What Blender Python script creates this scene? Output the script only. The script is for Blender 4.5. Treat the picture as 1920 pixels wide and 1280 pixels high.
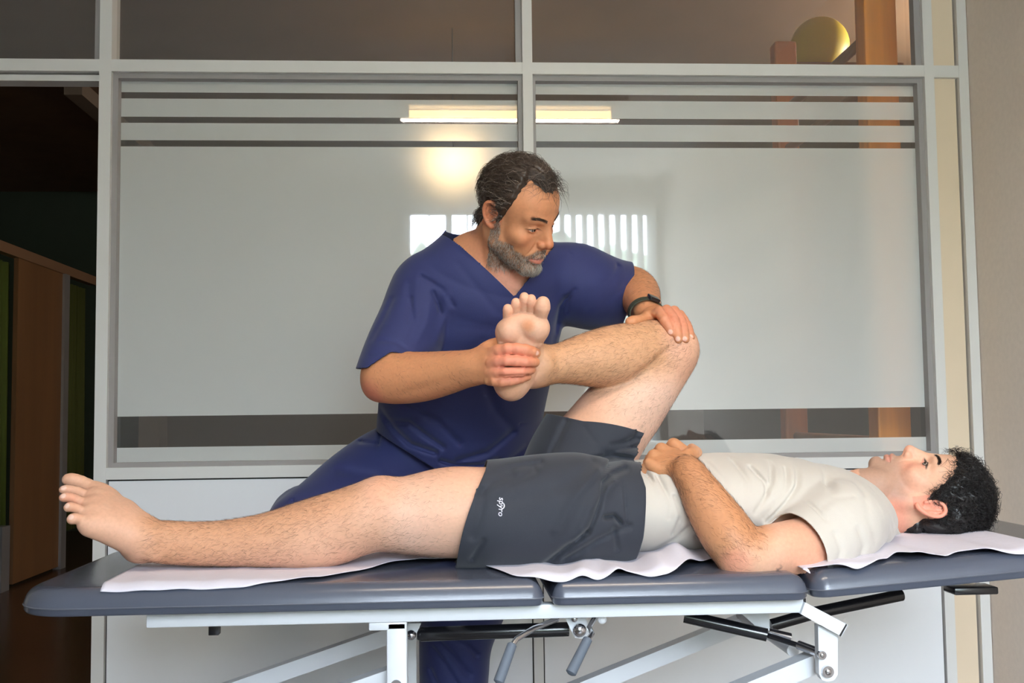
import bpy, bmesh, math, random
import numpy as np
from mathutils import Vector, Matrix, noise as mnoise
from mathutils.bvhtree import BVHTree

scene = bpy.context.scene
for o in list(bpy.data.objects):
    bpy.data.objects.remove(o)
COL = scene.collection

# ------------------------------------------------------------------ camera
F = 2000.0                       # focal length in pixels of the 1920 px wide frame
CZ, YAW, PIT, ROL = 1.12, .059, .0664, -.012
_f = np.array([math.sin(YAW)*math.cos(PIT), math.cos(YAW)*math.cos(PIT), math.sin(PIT)])
_r0 = np.array([math.cos(YAW), -math.sin(YAW), 0.])
_u0 = np.cross(_r0, _f)
_r = _r0*math.cos(ROL)+_u0*math.sin(ROL)
_u = -_r0*math.sin(ROL)+_u0*math.cos(ROL)
CAM = np.array([0., 0., CZ])
cd = bpy.data.cameras.new('camera')
cd.sensor_width = 36.0
cd.lens = 36.0*F/1920.0
cd.clip_start = .05
cd.clip_end = 200
cam = bpy.data.objects.new('camera', cd)
COL.objects.link(cam)
cam.matrix_world = Matrix(((_r[0], _u[0], -_f[0], 0), (_r[1], _u[1], -_f[1], 0), (_r[2], _u[2], -_f[2], CZ), (0, 0, 0, 1)))
scene.camera = cam

def P(px, py, Y):
    "measuring helper: the world point at depth Y that the photograph shows at a pixel"
    d = _f+_r*(px-960)/F-_u*(py-640)/F
    return CAM+d*(Y/d[1])
def PXp(px, py, X):
    d = _f+_r*(px-960)/F-_u*(py-640)/F
    return CAM+d*(X/d[0])

# ------------------------------------------------------------------ world, lights, exposure
w = bpy.data.worlds.new('world')
scene.world = w
w.use_nodes = True
nt = w.node_tree
nt.nodes.clear()
bg = nt.nodes.new('ShaderNodeBackground')
bg.inputs[0].default_value = (.76, .87, 1.0, 1)
bg.inputs[1].default_value = 39.0
wo = nt.nodes.new('ShaderNodeOutputWorld')
nt.links.new(bg.outputs[0], wo.inputs[0])

WIN = dict(x0=-.34, x1=1.60, z0=.75, z1=2.70, y=-1.5)     # the window in the wall behind the camera
def area(name, loc, rot, sx, sy, power, col, portal=False):
    l = bpy.data.lights.new(name, 'AREA')
    l.shape = 'RECTANGLE'; l.size = sx; l.size_y = sy
    l.energy = power; l.color = col
    o = bpy.data.objects.new(name, l)
    o.location = loc; o.rotation_euler = rot
    COL.objects.link(o)
    if portal:
        l.cycles.is_portal = True
    return o
area('window_portal', ((WIN['x0']+WIN['x1'])/2, WIN['y']-.16, (WIN['z0']+WIN['z1'])/2), (math.radians(90), 0, 0),
     WIN['x1']-WIN['x0'], WIN['z1']-WIN['z0'], 1, (1, 1, 1), True)

scene.view_settings.view_transform = 'Standard'
scene.view_settings.look = 'None'
scene.view_settings.gamma = 1
scene.view_settings.use_curve_mapping = False
scene.view_settings.exposure = 0.02
scene.cycles.max_bounces = 8
scene.cycles.diffuse_bounces = 4
scene.cycles.glossy_bounces = 4
scene.cycles.transparent_max_bounces = 12
scene.cycles.sample_clamp_indirect = 6

# ------------------------------------------------------------------ helpers
def srgb(r, g, b):
    def c(v):
        v /= 255.
        return v/12.92 if v <= .04045 else ((v+.055)/1.055)**2.4
    return (c(r), c(g), c(b), 1)

def mat(name, col, rough=.5, metal=0, spec=.5, noise=None, bump=None, coat=0, attr=None, sss=0, sheen=0, emit=None, weave=None):
    m = bpy.data.materials.new(name)
    m.use_nodes = True
    n = m.node_tree.nodes; L = m.node_tree.links
    b = n['Principled BSDF']
    b.inputs['Base Color'].default_value = col
    b.inputs['Roughness'].default_value = rough
    b.inputs['Metallic'].default_value = metal
    b.inputs['Specular IOR Level'].default_value = spec
    b.inputs['Coat Weight'].default_value = coat
    b.inputs['Coat Roughness'].default_value = .15
    if sss:
        b.inputs['Subsurface Weight'].default_value = sss
        b.inputs['Subsurface Radius'].default_value = (.012, .005, .003)
        b.inputs['Subsurface Scale'].default_value = .6
    if sheen:
        b.inputs['Sheen Weight'].default_value = sheen
    if emit:
        b.inputs['Emission Color'].default_value = emit[0]
        b.inputs['Emission Strength'].default_value = emit[1]
    tc = n.new('ShaderNodeTexCoord')
    src = None
    if attr:
        a = n.new('ShaderNodeAttribute'); a.attribute_name = attr
        src = a.outputs['Color']
    if noise:                       # (scale, amount, stretch)
        mp = n.new('ShaderNodeMapping'); L.new(tc.outputs['Object'], mp.inputs[0])
        mp.inputs['Scale'].default_value = noise[2] if len(noise) > 2 else (1, 1, 1)
        t = n.new('ShaderNodeTexNoise'); t.inputs['Scale'].default_value = noise[0]; t.inputs['Detail'].default_value = 5
        L.new(mp.outputs[0], t.inputs['Vector'])
        r = n.new('ShaderNodeMapRange')
        r.inputs[1].default_value = .3; r.inputs[2].default_value = .7
        r.inputs[3].default_value = 1-noise[1]; r.inputs[4].default_value = 1+noise[1]
        L.new(t.outputs[0], r.inputs[0])
        mx = n.new('ShaderNodeVectorMath'); mx.operation = 'SCALE'
        if src is not None:
            L.new(src, mx.inputs[0])
        else:
            mx.inputs[0].default_value = col[:3]
        L.new(r.outputs[0], mx.inputs['Scale'])
        src = mx.outputs[0]
    if src is not None:
        L.new(src, b.inputs['Base Color'])
    if bump:                        # (scale, strength, distance)
        t = n.new('ShaderNodeTexNoise'); t.inputs['Scale'].default_value = bump[0]; t.inputs['Detail'].default_value = 3
        L.new(tc.outputs['Object'], t.inputs['Vector'])
        bp = n.new('ShaderNodeBump'); bp.inputs['Strength'].default_value = bump[1]; bp.inputs['Distance'].default_value = bump[2]
        L.new(t.outputs[0], bp.inputs['Height'])
        L.new(bp.outputs[0], b.inputs['Normal'])
    return m

def link(name, me, parent=None, m=None, smooth=False):
    o = bpy.data.objects.new(name, me)
    COL.objects.link(o)
    if m is not None:
        me.materials.append(m)
    if parent is not None:
        o.parent = parent
    if smooth:
        me.polygons.foreach_set('use_smooth', [True]*len(me.polygons))
    return o

def tag(o, label=None, cat=None, group=None, kind=None):
    if label: o['label'] = label
    if cat: o['category'] = cat
    if group: o['group'] = group
    if kind: o['kind'] = kind
    return o

def thing(name, label, cat, loc=(0, 0, 0), group=None):
    o = bpy.data.objects.new(name, None)
    o.location = loc; o.empty_display_size = .05
    COL.objects.link(o)
    return tag(o, label, cat, group)

class MB:
    "collects shapes into one mesh"
    def __init__(s):
        s.bm = bmesh.new()
    def box(s, x0, x1, y0, y1, z0, z1, bev=0, seg=2, rot=None, pivot=None):
        r = bmesh.ops.create_cube(s.bm, size=1)
        vs = r['verts']
        for v in vs:
            v.co = Vector((x0+(v.co.x+.5)*(x1-x0), y0+(v.co.y+.5)*(y1-y0), z0+(v.co.z+.5)*(z1-z0)))
        if bev:
            es = list({e for v in vs for e in v.link_edges})
            q = bmesh.ops.bevel(s.bm, geom=es, offset=bev, segments=seg, affect='EDGES', profile=.5)
            vs = list({v for f_ in q['faces'] for v in f_.verts} | {v for v in vs if v.is_valid})
        if rot is not None:
            M = Matrix.Translation(Vector(pivot)) @ rot.to_4x4() @ Matrix.Translation(-Vector(pivot))
            allv = set(vs)
            stack = list(vs)
            while stack:
                v = stack.pop()
                for e in v.link_edges:
                    o = e.other_vert(v)
                    if o not in allv:
                        allv.add(o); stack.append(o)
            for v in allv:
                v.co = M @ v.co
        return s
    def tube(s, pts, rad, seg=16, caps=True, flat=1.0, up=None):
        pts = [Vector(p) for p in pts]
        n = len(pts)
        if not hasattr(rad, '__len__'):
            rad = [rad]*n
        t0 = (pts[1]-pts[0]).normalized()
        ref = Vector(up) if up is not None else (Vector((0, 0, 1)) if abs(t0.z) < .9 else Vector((1, 0, 0)))
        a = t0.cross(ref).normalized(); b = t0.cross(a).normalized()
        rings = []
        for i, p in enumerate(pts):
            if i == 0: t = t0
            elif i == n-1: t = (pts[-1]-pts[-2]).normalized()
            else: t = ((pts[i]-pts[i-1]).normalized()+(pts[i+1]-pts[i]).normalized()).normalized()
            a = (a-t*a.dot(t)).normalized(); b = t.cross(a).normalized()
            rings.append([s.bm.verts.new(p+(a*math.cos(k*2*math.pi/seg)+b*flat*math.sin(k*2*math.pi/seg))*rad[i]) for k in range(seg)])
        for i in range(n-1):
            for k in range(seg):
                s.bm.faces.new((rings[i][k], rings[i][(k+1) % seg], rings[i+1][(k+1) % seg], rings[i+1][k]))
        if caps:
            s.bm.faces.new(rings[0][::-1]); s.bm.faces.new(rings[-1])
        return s
    def ball(s, c, r, sc=(1, 1, 1), u=24, v=16):
        q = bmesh.ops.create_uvsphere(s.bm, u_segments=u, v_segments=v, radius=r)
        for vt in q['verts']:
            vt.co = Vector((vt.co.x*sc[0]+c[0], vt.co.y*sc[1]+c[1], vt.co.z*sc[2]+c[2]))
        return s
    def prism(s, poly, y0, y1, bev=0):
        "poly: (x, z) outline extruded from y0 to y1"
        f0 = [s.bm.verts.new((x, y0, z)) for x, z in poly]
        f1 = [s.bm.verts.new((x, y1, z)) for x, z in poly]
        s.bm.faces.new(f0); s.bm.faces.new(f1[::-1])
        n = len(poly)
        for i in range(n):
            s.bm.faces.new((f0[i], f0[i-1], f1[i-1], f1[i]))
        return s
    def build(s, name, m, parent=None, smooth=False, auto=True):
        bmesh.ops.recalc_face_normals(s.bm, faces=s.bm.faces)
        me = bpy.data.meshes.new(name)
        s.bm.to_mesh(me); s.bm.free()
        o = link(name, me, parent, m)
        if smooth:
            me.polygons.foreach_set('use_smooth', [True]*len(me.polygons))
            if auto:
                me.set_sharp_from_angle(angle=math.radians(40))
        return o

def rel(o, parent):
    return o
# ================================================================== the treatment room (setting)
M_frame = mat('frame_paint', srgb(222, 220, 217), .45)
M_bead = mat('bead_grey', srgb(150, 144, 142), .55)
M_panel = mat('panel_white', srgb(238, 239, 242), .5)
M_beige = mat('panel_beige', srgb(226, 206, 180), .55)
M_wall = mat('wall_plaster', srgb(226, 211, 198), .85, noise=(60, .03), bump=(420, .35, .002))
M_wallw = mat('wall_white', srgb(188, 184, 178), .85)
M_ceil = mat('ceiling_white', srgb(232, 230, 224), .9)
M_floor = mat('floor_grey', srgb(104, 97, 90), .45, noise=(3, .06))
M_dark = mat('gasket_black', srgb(40, 36, 34), .6)

def struct(mb, name, m, smooth=False):
    return tag(mb.build(name, m, None, smooth), kind='structure')

GY = 3.30      # glass plane
WF = 3.25      # front face of the partition frame
XL, XR = -2.75, 1.662
struct(MB().box(-2.75, 3.6, -1.5, 3.29, -.1, 0), 'floor', M_floor)
struct(MB().box(-2.75, 1.8, -1.6, 3.25, 2.90, 3.0), 'ceiling', M_ceil)
struct(MB().box(-2.85, -2.75, -1.6, 3.25, 0, 2.92), 'wall_left', M_wallw)
struct(MB().box(1.664, 1.80, -1.6, 3.36, 0, 2.92), 'wall_right', M_wall)
W = WIN
mb = MB()
mb.box(-2.85, W['x0'], W['y']-.12, W['y'], 0, 2.92)
mb.box(W['x1'], 1.8, W['y']-.12, W['y'], 0, 2.92)
mb.box(W['x0'], W['x1'], W['y']-.12, W['y'], 0, W['z0'])
mb.box(W['x0'], W['x1'], W['y']-.12, W['y'], W['z1'], 2.92)
struct(mb, 'wall_rear', M_wallw)
# window frame of the rear window
mb = MB()
yy = W['y']-.09
for x in (W['x0'], W['x1']-.05, -.02):
    mb.box(x, x+.05, yy-.03, yy+.02, W['z0'], W['z1'])
mb.box(W['x0'], W['x1'], yy-.03, yy+.02, W['z0'], W['z0']+.05)
mb.box(W['x0'], W['x1'], yy-.03, yy+.02, W['z1']-.05, W['z1'])
struct(mb, 'window_3', M_frame)
# left part of the partition beside the door, behind the camera's left edge
struct(MB().box(-2.75, -2.06, 3.25, 3.33, 0, 2.90), 'wall_back', M_wallw)

# partition frame
ZT0, ZT1 = 2.171, 2.208          # transom bar
ZB0, ZB1 = .935, .970            # bottom rail
mb = MB()
mb.box(-1.056, -1.020, WF, 3.33, 0, 2.90)
struct(mb, 'trim_1', M_frame)
mb = MB(); mb.box(.235, .266, WF, 3.33, ZB1, 2.90); struct(mb, 'trim_2', M_frame)
mb = MB(); mb.box(1.518, 1.549, WF, 3.33, 0, 2.90); struct(mb, 'trim_3', M_frame)
mb = MB(); mb.box(1.631, 1.662, WF, 3.33, 0, 2.90); mb.box(1.549, 1.631, WF+.002, 3.33, ZT0-.002, ZT1); struct(mb, 'trim_4', M_frame)
struct(MB().box(1.551, 1.625, WF+.016, 3.33, 0, 2.90), 'wall_panel_right', M_beige)
mb = MB(); mb.box(-2.06, -1.056, WF+.001, 3.33, ZT0, ZT1); mb.box(-2.06, -1.056, WF+.02, 3.33, ZT0-.025, ZT0-.006); struct(mb, 'trim_5', M_frame)
mb = MB(); mb.box(-1.020, .235, WF+.001, 3.33, ZT0, ZT1); struct(mb, 'trim_6', M_frame)
mb = MB(); mb.box(.266, 1.518, WF+.001, 3.33, ZT0, ZT1); struct(mb, 'trim_7', M_frame)
mb = MB(); mb.box(-1.020, 1.518, WF+.001, 3.33, ZB0, ZB1); struct(mb, 'trim_8', M_frame)
# lower white panels with shadow gaps
struct(MB().box(-1.014, .243, WF+.008, 3.33, 0.08, ZB0-.005), 'wall_panel_left', M_panel)
struct(MB().box(.247, .276, WF+.002, 3.33, 0, ZB0-.001), 'trim_9', M_frame)
struct(MB().box(.280, 1.512, WF+.008, 3.33, 0.08, ZB0-.005), 'wall_panel_centre', M_panel)
struct(MB().box(-1.02, 1.518, WF+.02, 3.32, 0, ZB0), 'wall_core', M_dark)
struct(MB().box(-1.02, 1.518, WF+.004, WF+.02, 0, .075), 'baseboard_back', M_frame)

# glazing
def glass_mat(name, film):
    m = bpy.data.materials.new(name); m.use_nodes = True
    n = m.node_tree.nodes; L = m.node_tree.links
    n.clear()
    out = n.new('ShaderNodeOutputMaterial')
    gl = n.new('ShaderNodeBsdfGlossy'); gl.inputs['Roughness'].default_value = .022
    lw = n.new('ShaderNodeLayerWeight'); lw.inputs[0].default_value = .5
    pw = n.new('ShaderNodeMath'); pw.operation = 'POWER'; pw.inputs[1].default_value = 5
    fr = n.new('ShaderNodeMath'); fr.operation = 'MULTIPLY_ADD'; fr.inputs[1].default_value = .88; fr.inputs[2].default_value = .10
    L.new(lw.outputs['Facing'], pw.inputs[0]); L.new(pw.outputs[0], fr.inputs[0])
    mx = n.new('ShaderNodeMixShader')
    if film:
        df = n.new('ShaderNodeBsdfDiffuse'); df.inputs[0].default_value = srgb(246, 249, 247)
        tr = n.new('ShaderNodeBsdfTranslucent'); tr.inputs[0].default_value = srgb(235, 235, 225)
        ts = n.new('ShaderNodeBsdfRefraction'); ts.inputs['IOR'].default_value = 1.13
        ts.inputs['Roughness'].default_value = .62
        ts.inputs[0].default_value = (.9, .9, .9, 1)
        m1 = n.new('ShaderNodeMixShader'); m1.inputs[0].default_value = .16
        m2 = n.new('ShaderNodeMixShader'); m2.inputs[0].default_value = .24
        L.new(df.outputs[0], m1.inputs[1]); L.new(tr.outputs[0], m1.inputs[2])
        L.new(m1.outputs[0], m2.inputs[1]); L.new(ts.outputs[0], m2.inputs[2])
        base = m2
    else:
        tp = n.new('ShaderNodeBsdfTransparent'); tp.inputs[0].default_value = (.88, .89, .88, 1)
        dh = n.new('ShaderNodeBsdfDiffuse'); dh.inputs[0].default_value = (.8, .79, .76, 1)  # pale diffuse haze mixed in to lighten the dark view through the glass
        base = n.new('ShaderNodeMixShader'); base.inputs[0].default_value = .085
        L.new(tp.outputs[0], base.inputs[1]); L.new(dh.outputs[0], base.inputs[2])
    L.new(fr.outputs[0], mx.inputs[0]); L.new(base.outputs[0], mx.inputs[1]); L.new(gl.outputs[0], mx.inputs[2])
    L.new(mx.outputs[0], out.inputs[0])
    return m
M_glass = glass_mat('clear_glass', False)
M_film = glass_mat('frosted_film', True)

def pane(x0, x1, z0, z1, y, name, m, parent=None):
    me = bpy.data.meshes.new(name)
    me.from_pydata([(x0, y, z0), (x1, y, z0), (x1, y, z1), (x0, y, z1)], [], [(0, 1, 2, 3)])
    return link(name, me, parent, m)

def bead_frame(x0, x1, z0, z1, l, r, t, b):
    mb = MB()
    mb.box(x0, x0+l, WF+.018, 3.30, z0, z1)
    mb.box(x1-r, x1, WF+.018, 3.30, z0, z1)
    mb.box(x0+l, x1-r, WF+.018, 3.30, z1-t, z1)
    mb.box(x0+l, x1-r, WF+.018, 3.30, z0, z0+b)
    return mb

zs = [P(215, v, GY)[2] for v in (172.6, 184.2, 218.5, 230, 262.5, 274.3)]
zl = [P(210, v, GY)[2] for v in (781, 839.5)]
for k, (x0, x1, l, r) in enumerate([(-1.020, .235, .016, .014), (.266, 1.518, .010, .017)]):
    root = tag(bpy.data.objects.new('window_%d' % (k+1), None), kind='structure')
    COL.objects.link(root)
    bead_frame(x0, x1, ZB1, ZT0, l, r, .016, .014).build('window_bead', M_bead, root)
    a, b = x0+l, x1-r
    lo, hi = ZB1+.014, ZT0-.016
    # the glass is clear in the stripes and carries frosted film elsewhere
    edges = [hi, zs[0], zs[1], zs[2], zs[3], zs[4], zs[5], zl[0], zl[1], lo]
    mbc = bmesh.new(); mbf = bmesh.new()
    for i in range(9):
        t = mbf if i % 2 == 0 else mbc
        f_ = [t.verts.new(v) for v in ((a, GY, edges[i+1]), (b, GY, edges[i+1]), (b, GY, edges[i]), (a, GY, edges[i]))]
        t.faces.new(f_)
    for nm, t, m in (('frosted_film', mbf, M_film), ('glass_pane', mbc, M_glass)):
        me = bpy.data.meshes.new(nm); t.to_mesh(me); t.free()
        link(nm, me, root, m)
# transom lights
for k, (x0, x1) in enumerate([(-2.06, -1.056), (-1.020, .235), (.266, 1.518)]):
    root = tag(bpy.data.objects.new('window_%d' % (k+4), None), kind='structure')
    COL.objects.link(root)
    mb = MB()
    mb.box(x1-.02, x1, WF+.018, 3.30, ZT1, 2.90)
    mb.box(x0, x1-.02, WF+.018, 3.30, 2.86, 2.90)
    mb.build('window_bead', M_bead, root)
    pane(x0, x1-.02, ZT1, 2.86, GY, 'glass_pane', M_glass, root)
struct(MB().box(-2.06, 1.664, 3.24, 3.36, 2.90, 4.0), 'wall_lintel', M_wallw)

# rear window: vertical blind slats and trees outside
M_slat = mat('blind_fabric', srgb(215, 215, 210), .8)
M_leaf = mat('leaf', srgb(150, 160, 142), .8, noise=(8, .3))
blind = thing('vertical_blind', 'white vertical blind half drawn over the window behind the camera', 'blind')
MB().box(W['x0']-.05, W['x1']+.05, W['y']+.03, W['y']+.07, W['z1']-.02, W['z1']+.03).build('head_rail', M_frame, blind)
for k in range(31):
    left = k < 8
    xx = W['x0']+.05+k*.145 if left else W['x0']+.05+8*.145+(k-8)*.086
    if xx > W['x1']-.02:
        break
    wd, dy = (.006, .05) if left else (.018, .048)
    me = bpy.data.meshes.new('slat')
    me.from_pydata([(xx-wd, W['y']+.05-dy, .8), (xx+wd, W['y']+.05+dy, .8), (xx+wd, W['y']+.05+dy, W['z1']), (xx-wd, W['y']+.05-dy, W['z1'])], [], [(0, 1, 2, 3)])
    link('slat', me, blind, M_slat)
random.seed(4)
mb = MB()
q = bmesh.ops.create_grid(mb.bm, x_segments=160, y_segments=40, size=1)
for v in q['verts']:
    u_, t_ = v.co.x, (v.co.y+1)/2
    n_ = mnoise.noise(Vector((u_*9, 3.1, 0)))*.9+mnoise.noise(Vector((u_*40, 7.1, 0)))*.25
    n2 = mnoise.noise(Vector((u_*60, t_*12, 2)))*.5
    v.co = Vector((u_*14, -14+n2-1.5*t_, -1+t_*(5.4+n_)))
tr_ = mb.build('distant_trees', M_leaf, None, True, False)
sm_ = tr_.modifiers.new('depth', 'SOLIDIFY'); sm_.thickness = 1.5
tag(tr_, 'line of green trees outside the rear window', 'trees', kind='stuff')
struct(MB().box(-30, 30, -40, -1.65, -1.2, -1.0), 'ground', mat('paving', srgb(170, 170, 170), .9))

# ceiling tube lamp over the table (its reflection shows in the glazing)
lampP = P(957, 215, 5.28)
LY = 2*GY-lampP[1]
lamp = thing('ceiling_lamp', 'long fluorescent ceiling lamp above the treatment table', 'lamp', (lampP[0], LY, lampP[2]))
M_tube = mat('lamp_tube', (1, 1, 1, 1), .4, emit=((1.0, .62, .24, 1), 14))
o = MB().tube([(-.51, 0, 0), (.51, 0, 0)], .020, 16).build('tube', M_tube, lamp, True)
MB().box(-.60, .60, -.05, .05, .035, .10, .01).build('lamp_housing', M_frame, lamp)
for s_ in (-1, 1):
    MB().box(s_*.52-.012, s_*.52+.012, -.02, .02, -.02, .05).build('tube_holder', M_frame, lamp)
MB().box(-.02, .02, -.02, .02, .10, 2.90-lampP[2]).build('lamp_bracket', M_frame, lamp)
a_ = area('ceiling_lamp_light', (lampP[0], LY, lampP[2]-.03), (0, 0, 0), 1.1, .05, 14, (1.0, .86, .70))

# ================================================================== the hall behind the partition
M_brown = mat('ceiling_brown', srgb(112, 88, 66), .8, noise=(4, .08))
M_hallw = mat('hall_wall', srgb(120, 108, 96), .85)
M_hfloor = mat('hall_floor', srgb(74, 52, 38), .25, noise=(2, .15))
M_green = mat('hall_green', srgb(44, 60, 50), .8)
M_wood = mat('cubicle_wood', srgb(112, 80, 50), .6, noise=(6, .12, (1, 1, .1)))
M_rail = mat('cubicle_rail', srgb(124, 96, 74), .5)
M_steel = mat('pale_metal', srgb(170, 172, 176), .35, .6)
struct(MB().box(-6, 3.6, 3.36, 15, 3.4, 3.5), 'ceiling_hall', M_brown)
struct(MB().box(-6, 3.6, 3.29, 15, -.1, 0), 'floor_hall', M_hfloor)
struct(MB().box(-6.1, -6, 3.36, 15, 0, 3.4), 'wall_hall_left', M_hallw)
struct(MB().box(3.6, 3.7, 3.3, 15, 0, 3.4), 'wall_hall_right', M_hallw)
struct(MB().box(-6, 3.7, 15, 15.1, 0, 3.4), 'wall_hall_back', M_hallw)
struct(MB().box(-6, -2.06, 3.30, 3.40, 0, 3.4), 'wall_hall_front', M_hallw)
struct(MB().box(1.662, 3.7, 3.362, 3.46, 0, 3.45), 'wall_hall_side', M_hallw)
struct(MB().box(-6, -3.05, 10.9, 11.0, 0, 3.4), 'wall_hall_green', M_green)
struct(MB().box(-3.05, -2.85, 10.7, 11.0, 0, 3.4), 'trim_10', M_hallw)
_bx = P(125, 160, 7.3)[0]
struct(MB().box(_bx-.6, -1.9, 6.9, 7.2, 3.36, 3.4), 'trim_11', M_green)
struct(MB().box(_bx, _bx+.12, 7.25, 10.6, 3.30, 3.4), 'trim_12', M_hallw)

CX = -2.9
def cub(px):   # depth on the cubicle front that the photo shows at this column
    return PXp(px, 900, CX)[1]
ZC = PXp(90, 484, CX)[2]
row = thing('treatment_cubicle', 'wood panelled treatment cubicle seen through the open doorway', 'cubicle', (CX, cub(70), 0))
def loc(x0, x1, y0, y1, z0, z1): return (x0-CX, x1-CX, y0-cub(70), y1-cub(70), z0, z1)
MB().box(*loc(CX-.06, CX, cub(-60), cub(176), ZC-.07, ZC)).build('top_rail', M_rail, row)
MB().box(*loc(CX-.04, CX-.01, cub(30), cub(114), .02, ZC-.07)).build('side_panel', M_wood, row)
MB().box(*loc(CX-.05, CX+.01, cub(114), cub(123), .0, ZC-.07)).build('post', M_steel, row)
MB().box(*loc(CX-.05, CX+.01, cub(3), cub(18), .0, .42)).build('foot', M_steel, row)
M_curt = mat('curtain_green', srgb(66, 82, 18), .85, noise=(5, .15, (1, 1, .1)))
M_curt2 = mat('curtain_olive', srgb(60, 68, 18), .85, noise=(5, .15, (1, 1, .1)))
def curtain(y0, y1, z0, z1, m, label):
    me = bpy.data.meshes.new('curtain')
    n = 120; vs = []; fs = []
    for i in range(n+1):
        t = i/n; y = y0+(y1-y0)*t
        for j, z in enumerate((z0, (z0+z1)/2, z1)):
            vs.append((CX-.09+.035*math.sin(t*2*math.pi*9)*(1-.3*j), y+.01*math.sin(t*40+j), z))
    for i in range(n):
        for j in range(2):
            a = i*3+j; fs.append((a, a+3, a+4, a+1))
    me.from_pydata(vs, [], fs)
    o = link('curtain', me, None, m, True)
    sm = o.modifiers.new('thick', 'SOLIDIFY'); sm.thickness = .004
    tag(o, label, 'curtain')
    return o
curtain(cub(-70), cub(37), PXp(20, 1022, CX)[2], ZC-.10, M_curt, 'bright green curtain at the left edge, nearer of the two cubicle curtains')
curtain(cub(124), cub(176), .25, ZC-.10, M_curt2, 'olive green curtain behind the foot, between pale post and door frame')

# wall bars behind the right pane
M_orange = mat('pine_orange', srgb(252, 158, 48), .4, noise=(26, .16, (1, 1, .06)))
M_rung = mat('pine_dark', srgb(150, 105, 72), .45, noise=(20, .1))
BX = 1.44
n0 = P(1642, 60, 3.62); n1y = 4.65
wb = thing('wall_bars', 'tall orange pine gym wall bars standing behind the right window', 'wall bars', (n0[0], 3.62, 0))
MB().box(-.058, .058, -.045, .045, 0, 2.80, .006).build('upright', M_orange, wb)
MB().box(-.050, .050, n1y-3.62-.045, n1y-3.62+.045, 0, P(1461, 82, n1y)[2], .012).build('upright', mat('pine_orange_dim', srgb(205, 122, 66), .5, noise=(26, .12, (1, 1, .06))), wb)  # far upright: same pine, its weaker light put into a darker colour
for zz in (2.46, 2.28, 2.06, 1.9, 1.72, 1.54, 1.36, 1.18, 1.0, .82, .64, .46, .28):
    MB().tube([(0, 0.04, zz), (0, n1y-3.66, zz)], .020, 12).build('rung', M_rung, wb, True)
bp_ = P(1537, 87, 5.4)
br = 56/F*5.4
ball = MB().ball(bp_, br, u=32, v=20).build('exercise_ball', mat('ball_yellow', srgb(222, 200, 52), .5), None, True, False)
tag(ball, 'yellow exercise ball on a shelf behind the upper right window', 'ball')
sh = thing('wall_shelf', 'dark shelf behind the window carrying the yellow ball', 'shelf', (bp_[0], 5.4, bp_[2]-br-.02))
MB().box(-.2, .36, -.2, .2, 0, .02).build('board', M_rung, sh)
MB().box(P(1640, 100, 5.4)[0]-bp_[0]-.02, P(1640, 100, 5.4)[0]-bp_[0]+.02, .10, .14, -bp_[2]+br+.02, 0).build('shelf_post', M_rung, sh)

# pendant lamp glowing behind the frosted glass
gp = P(850, 322, 6.2)
pl = thing('pendant_lamp', 'warm pendant lamp glowing behind the frosted film', 'lamp', tuple(gp))
M_bulb = mat('bulb', (1, 1, 1, 1), .4, emit=((1.0, .66, .30, 1), 3))
MB().ball((0, 0, 0), .08).build('bulb', M_bulb, pl, True, False)
MB().tube([(0, 0, .05), (0, 0, 3.4-gp[2])], .003, 8).build('cord', M_dark, pl)
MB().tube([(0, 0, .04), (0, 0, .09)], [.03, .02], 16).build('lamp_socket', M_dark, pl)
pt = bpy.data.lights.new('pendant_light', 'POINT'); pt.energy = 24; pt.color = (1, .68, .34); pt.shadow_soft_size = .10
po = bpy.data.objects.new('pendant_light', pt); po.location = tuple(gp); COL.objects.link(po)
# unseen lamp added to brighten the hall, kept out of view
hp_ = bpy.data.lights.new('hall_fill_light', 'POINT'); hp_.energy = 260; hp_.color = (1, .88, .75); hp_.shadow_soft_size = .15
ho_ = bpy.data.objects.new('hall_fill_light', hp_); ho_.location = (3.42, 5.6, 2.85); COL.objects.link(ho_)
hl = thing('hall_fill_lamp', 'unseen lamp added to brighten the hall beyond the partition', 'lamp', (3.42, 5.6, 3.38))
MB().box(-.1, .1, -.1, .1, -.02, .02).tube([(0, 0, -.02), (0, 0, -.36)], .006, 8).build('fill_lamp_fitting', M_frame, hl)
# ================================================================== treatment table
M_vinyl = mat('vinyl_grey', srgb(76, 81, 95), .27, bump=(700, .10, .001), spec=.6, coat=.3)
M_seam = mat('seam_grey', srgb(84, 88, 100), .5)
M_white = mat('powder_white', srgb(222, 224, 228), .35)
M_black = mat('strut_black', srgb(22, 22, 26), .22, spec=.7)
M_chrome = mat('chrome', srgb(200, 200, 204), .18, 1)
M_grip = mat('grip_rubber', srgb(92, 100, 112), .7)

table = thing('treatment_table', 'grey padded treatment table with white metal frame under the lying man', 'treatment table', (0, 2.22, 0))
TY0, TY1 = 1.905, 2.555
def L_(p): return (p[0], p[1]-2.22, p[2])

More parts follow.
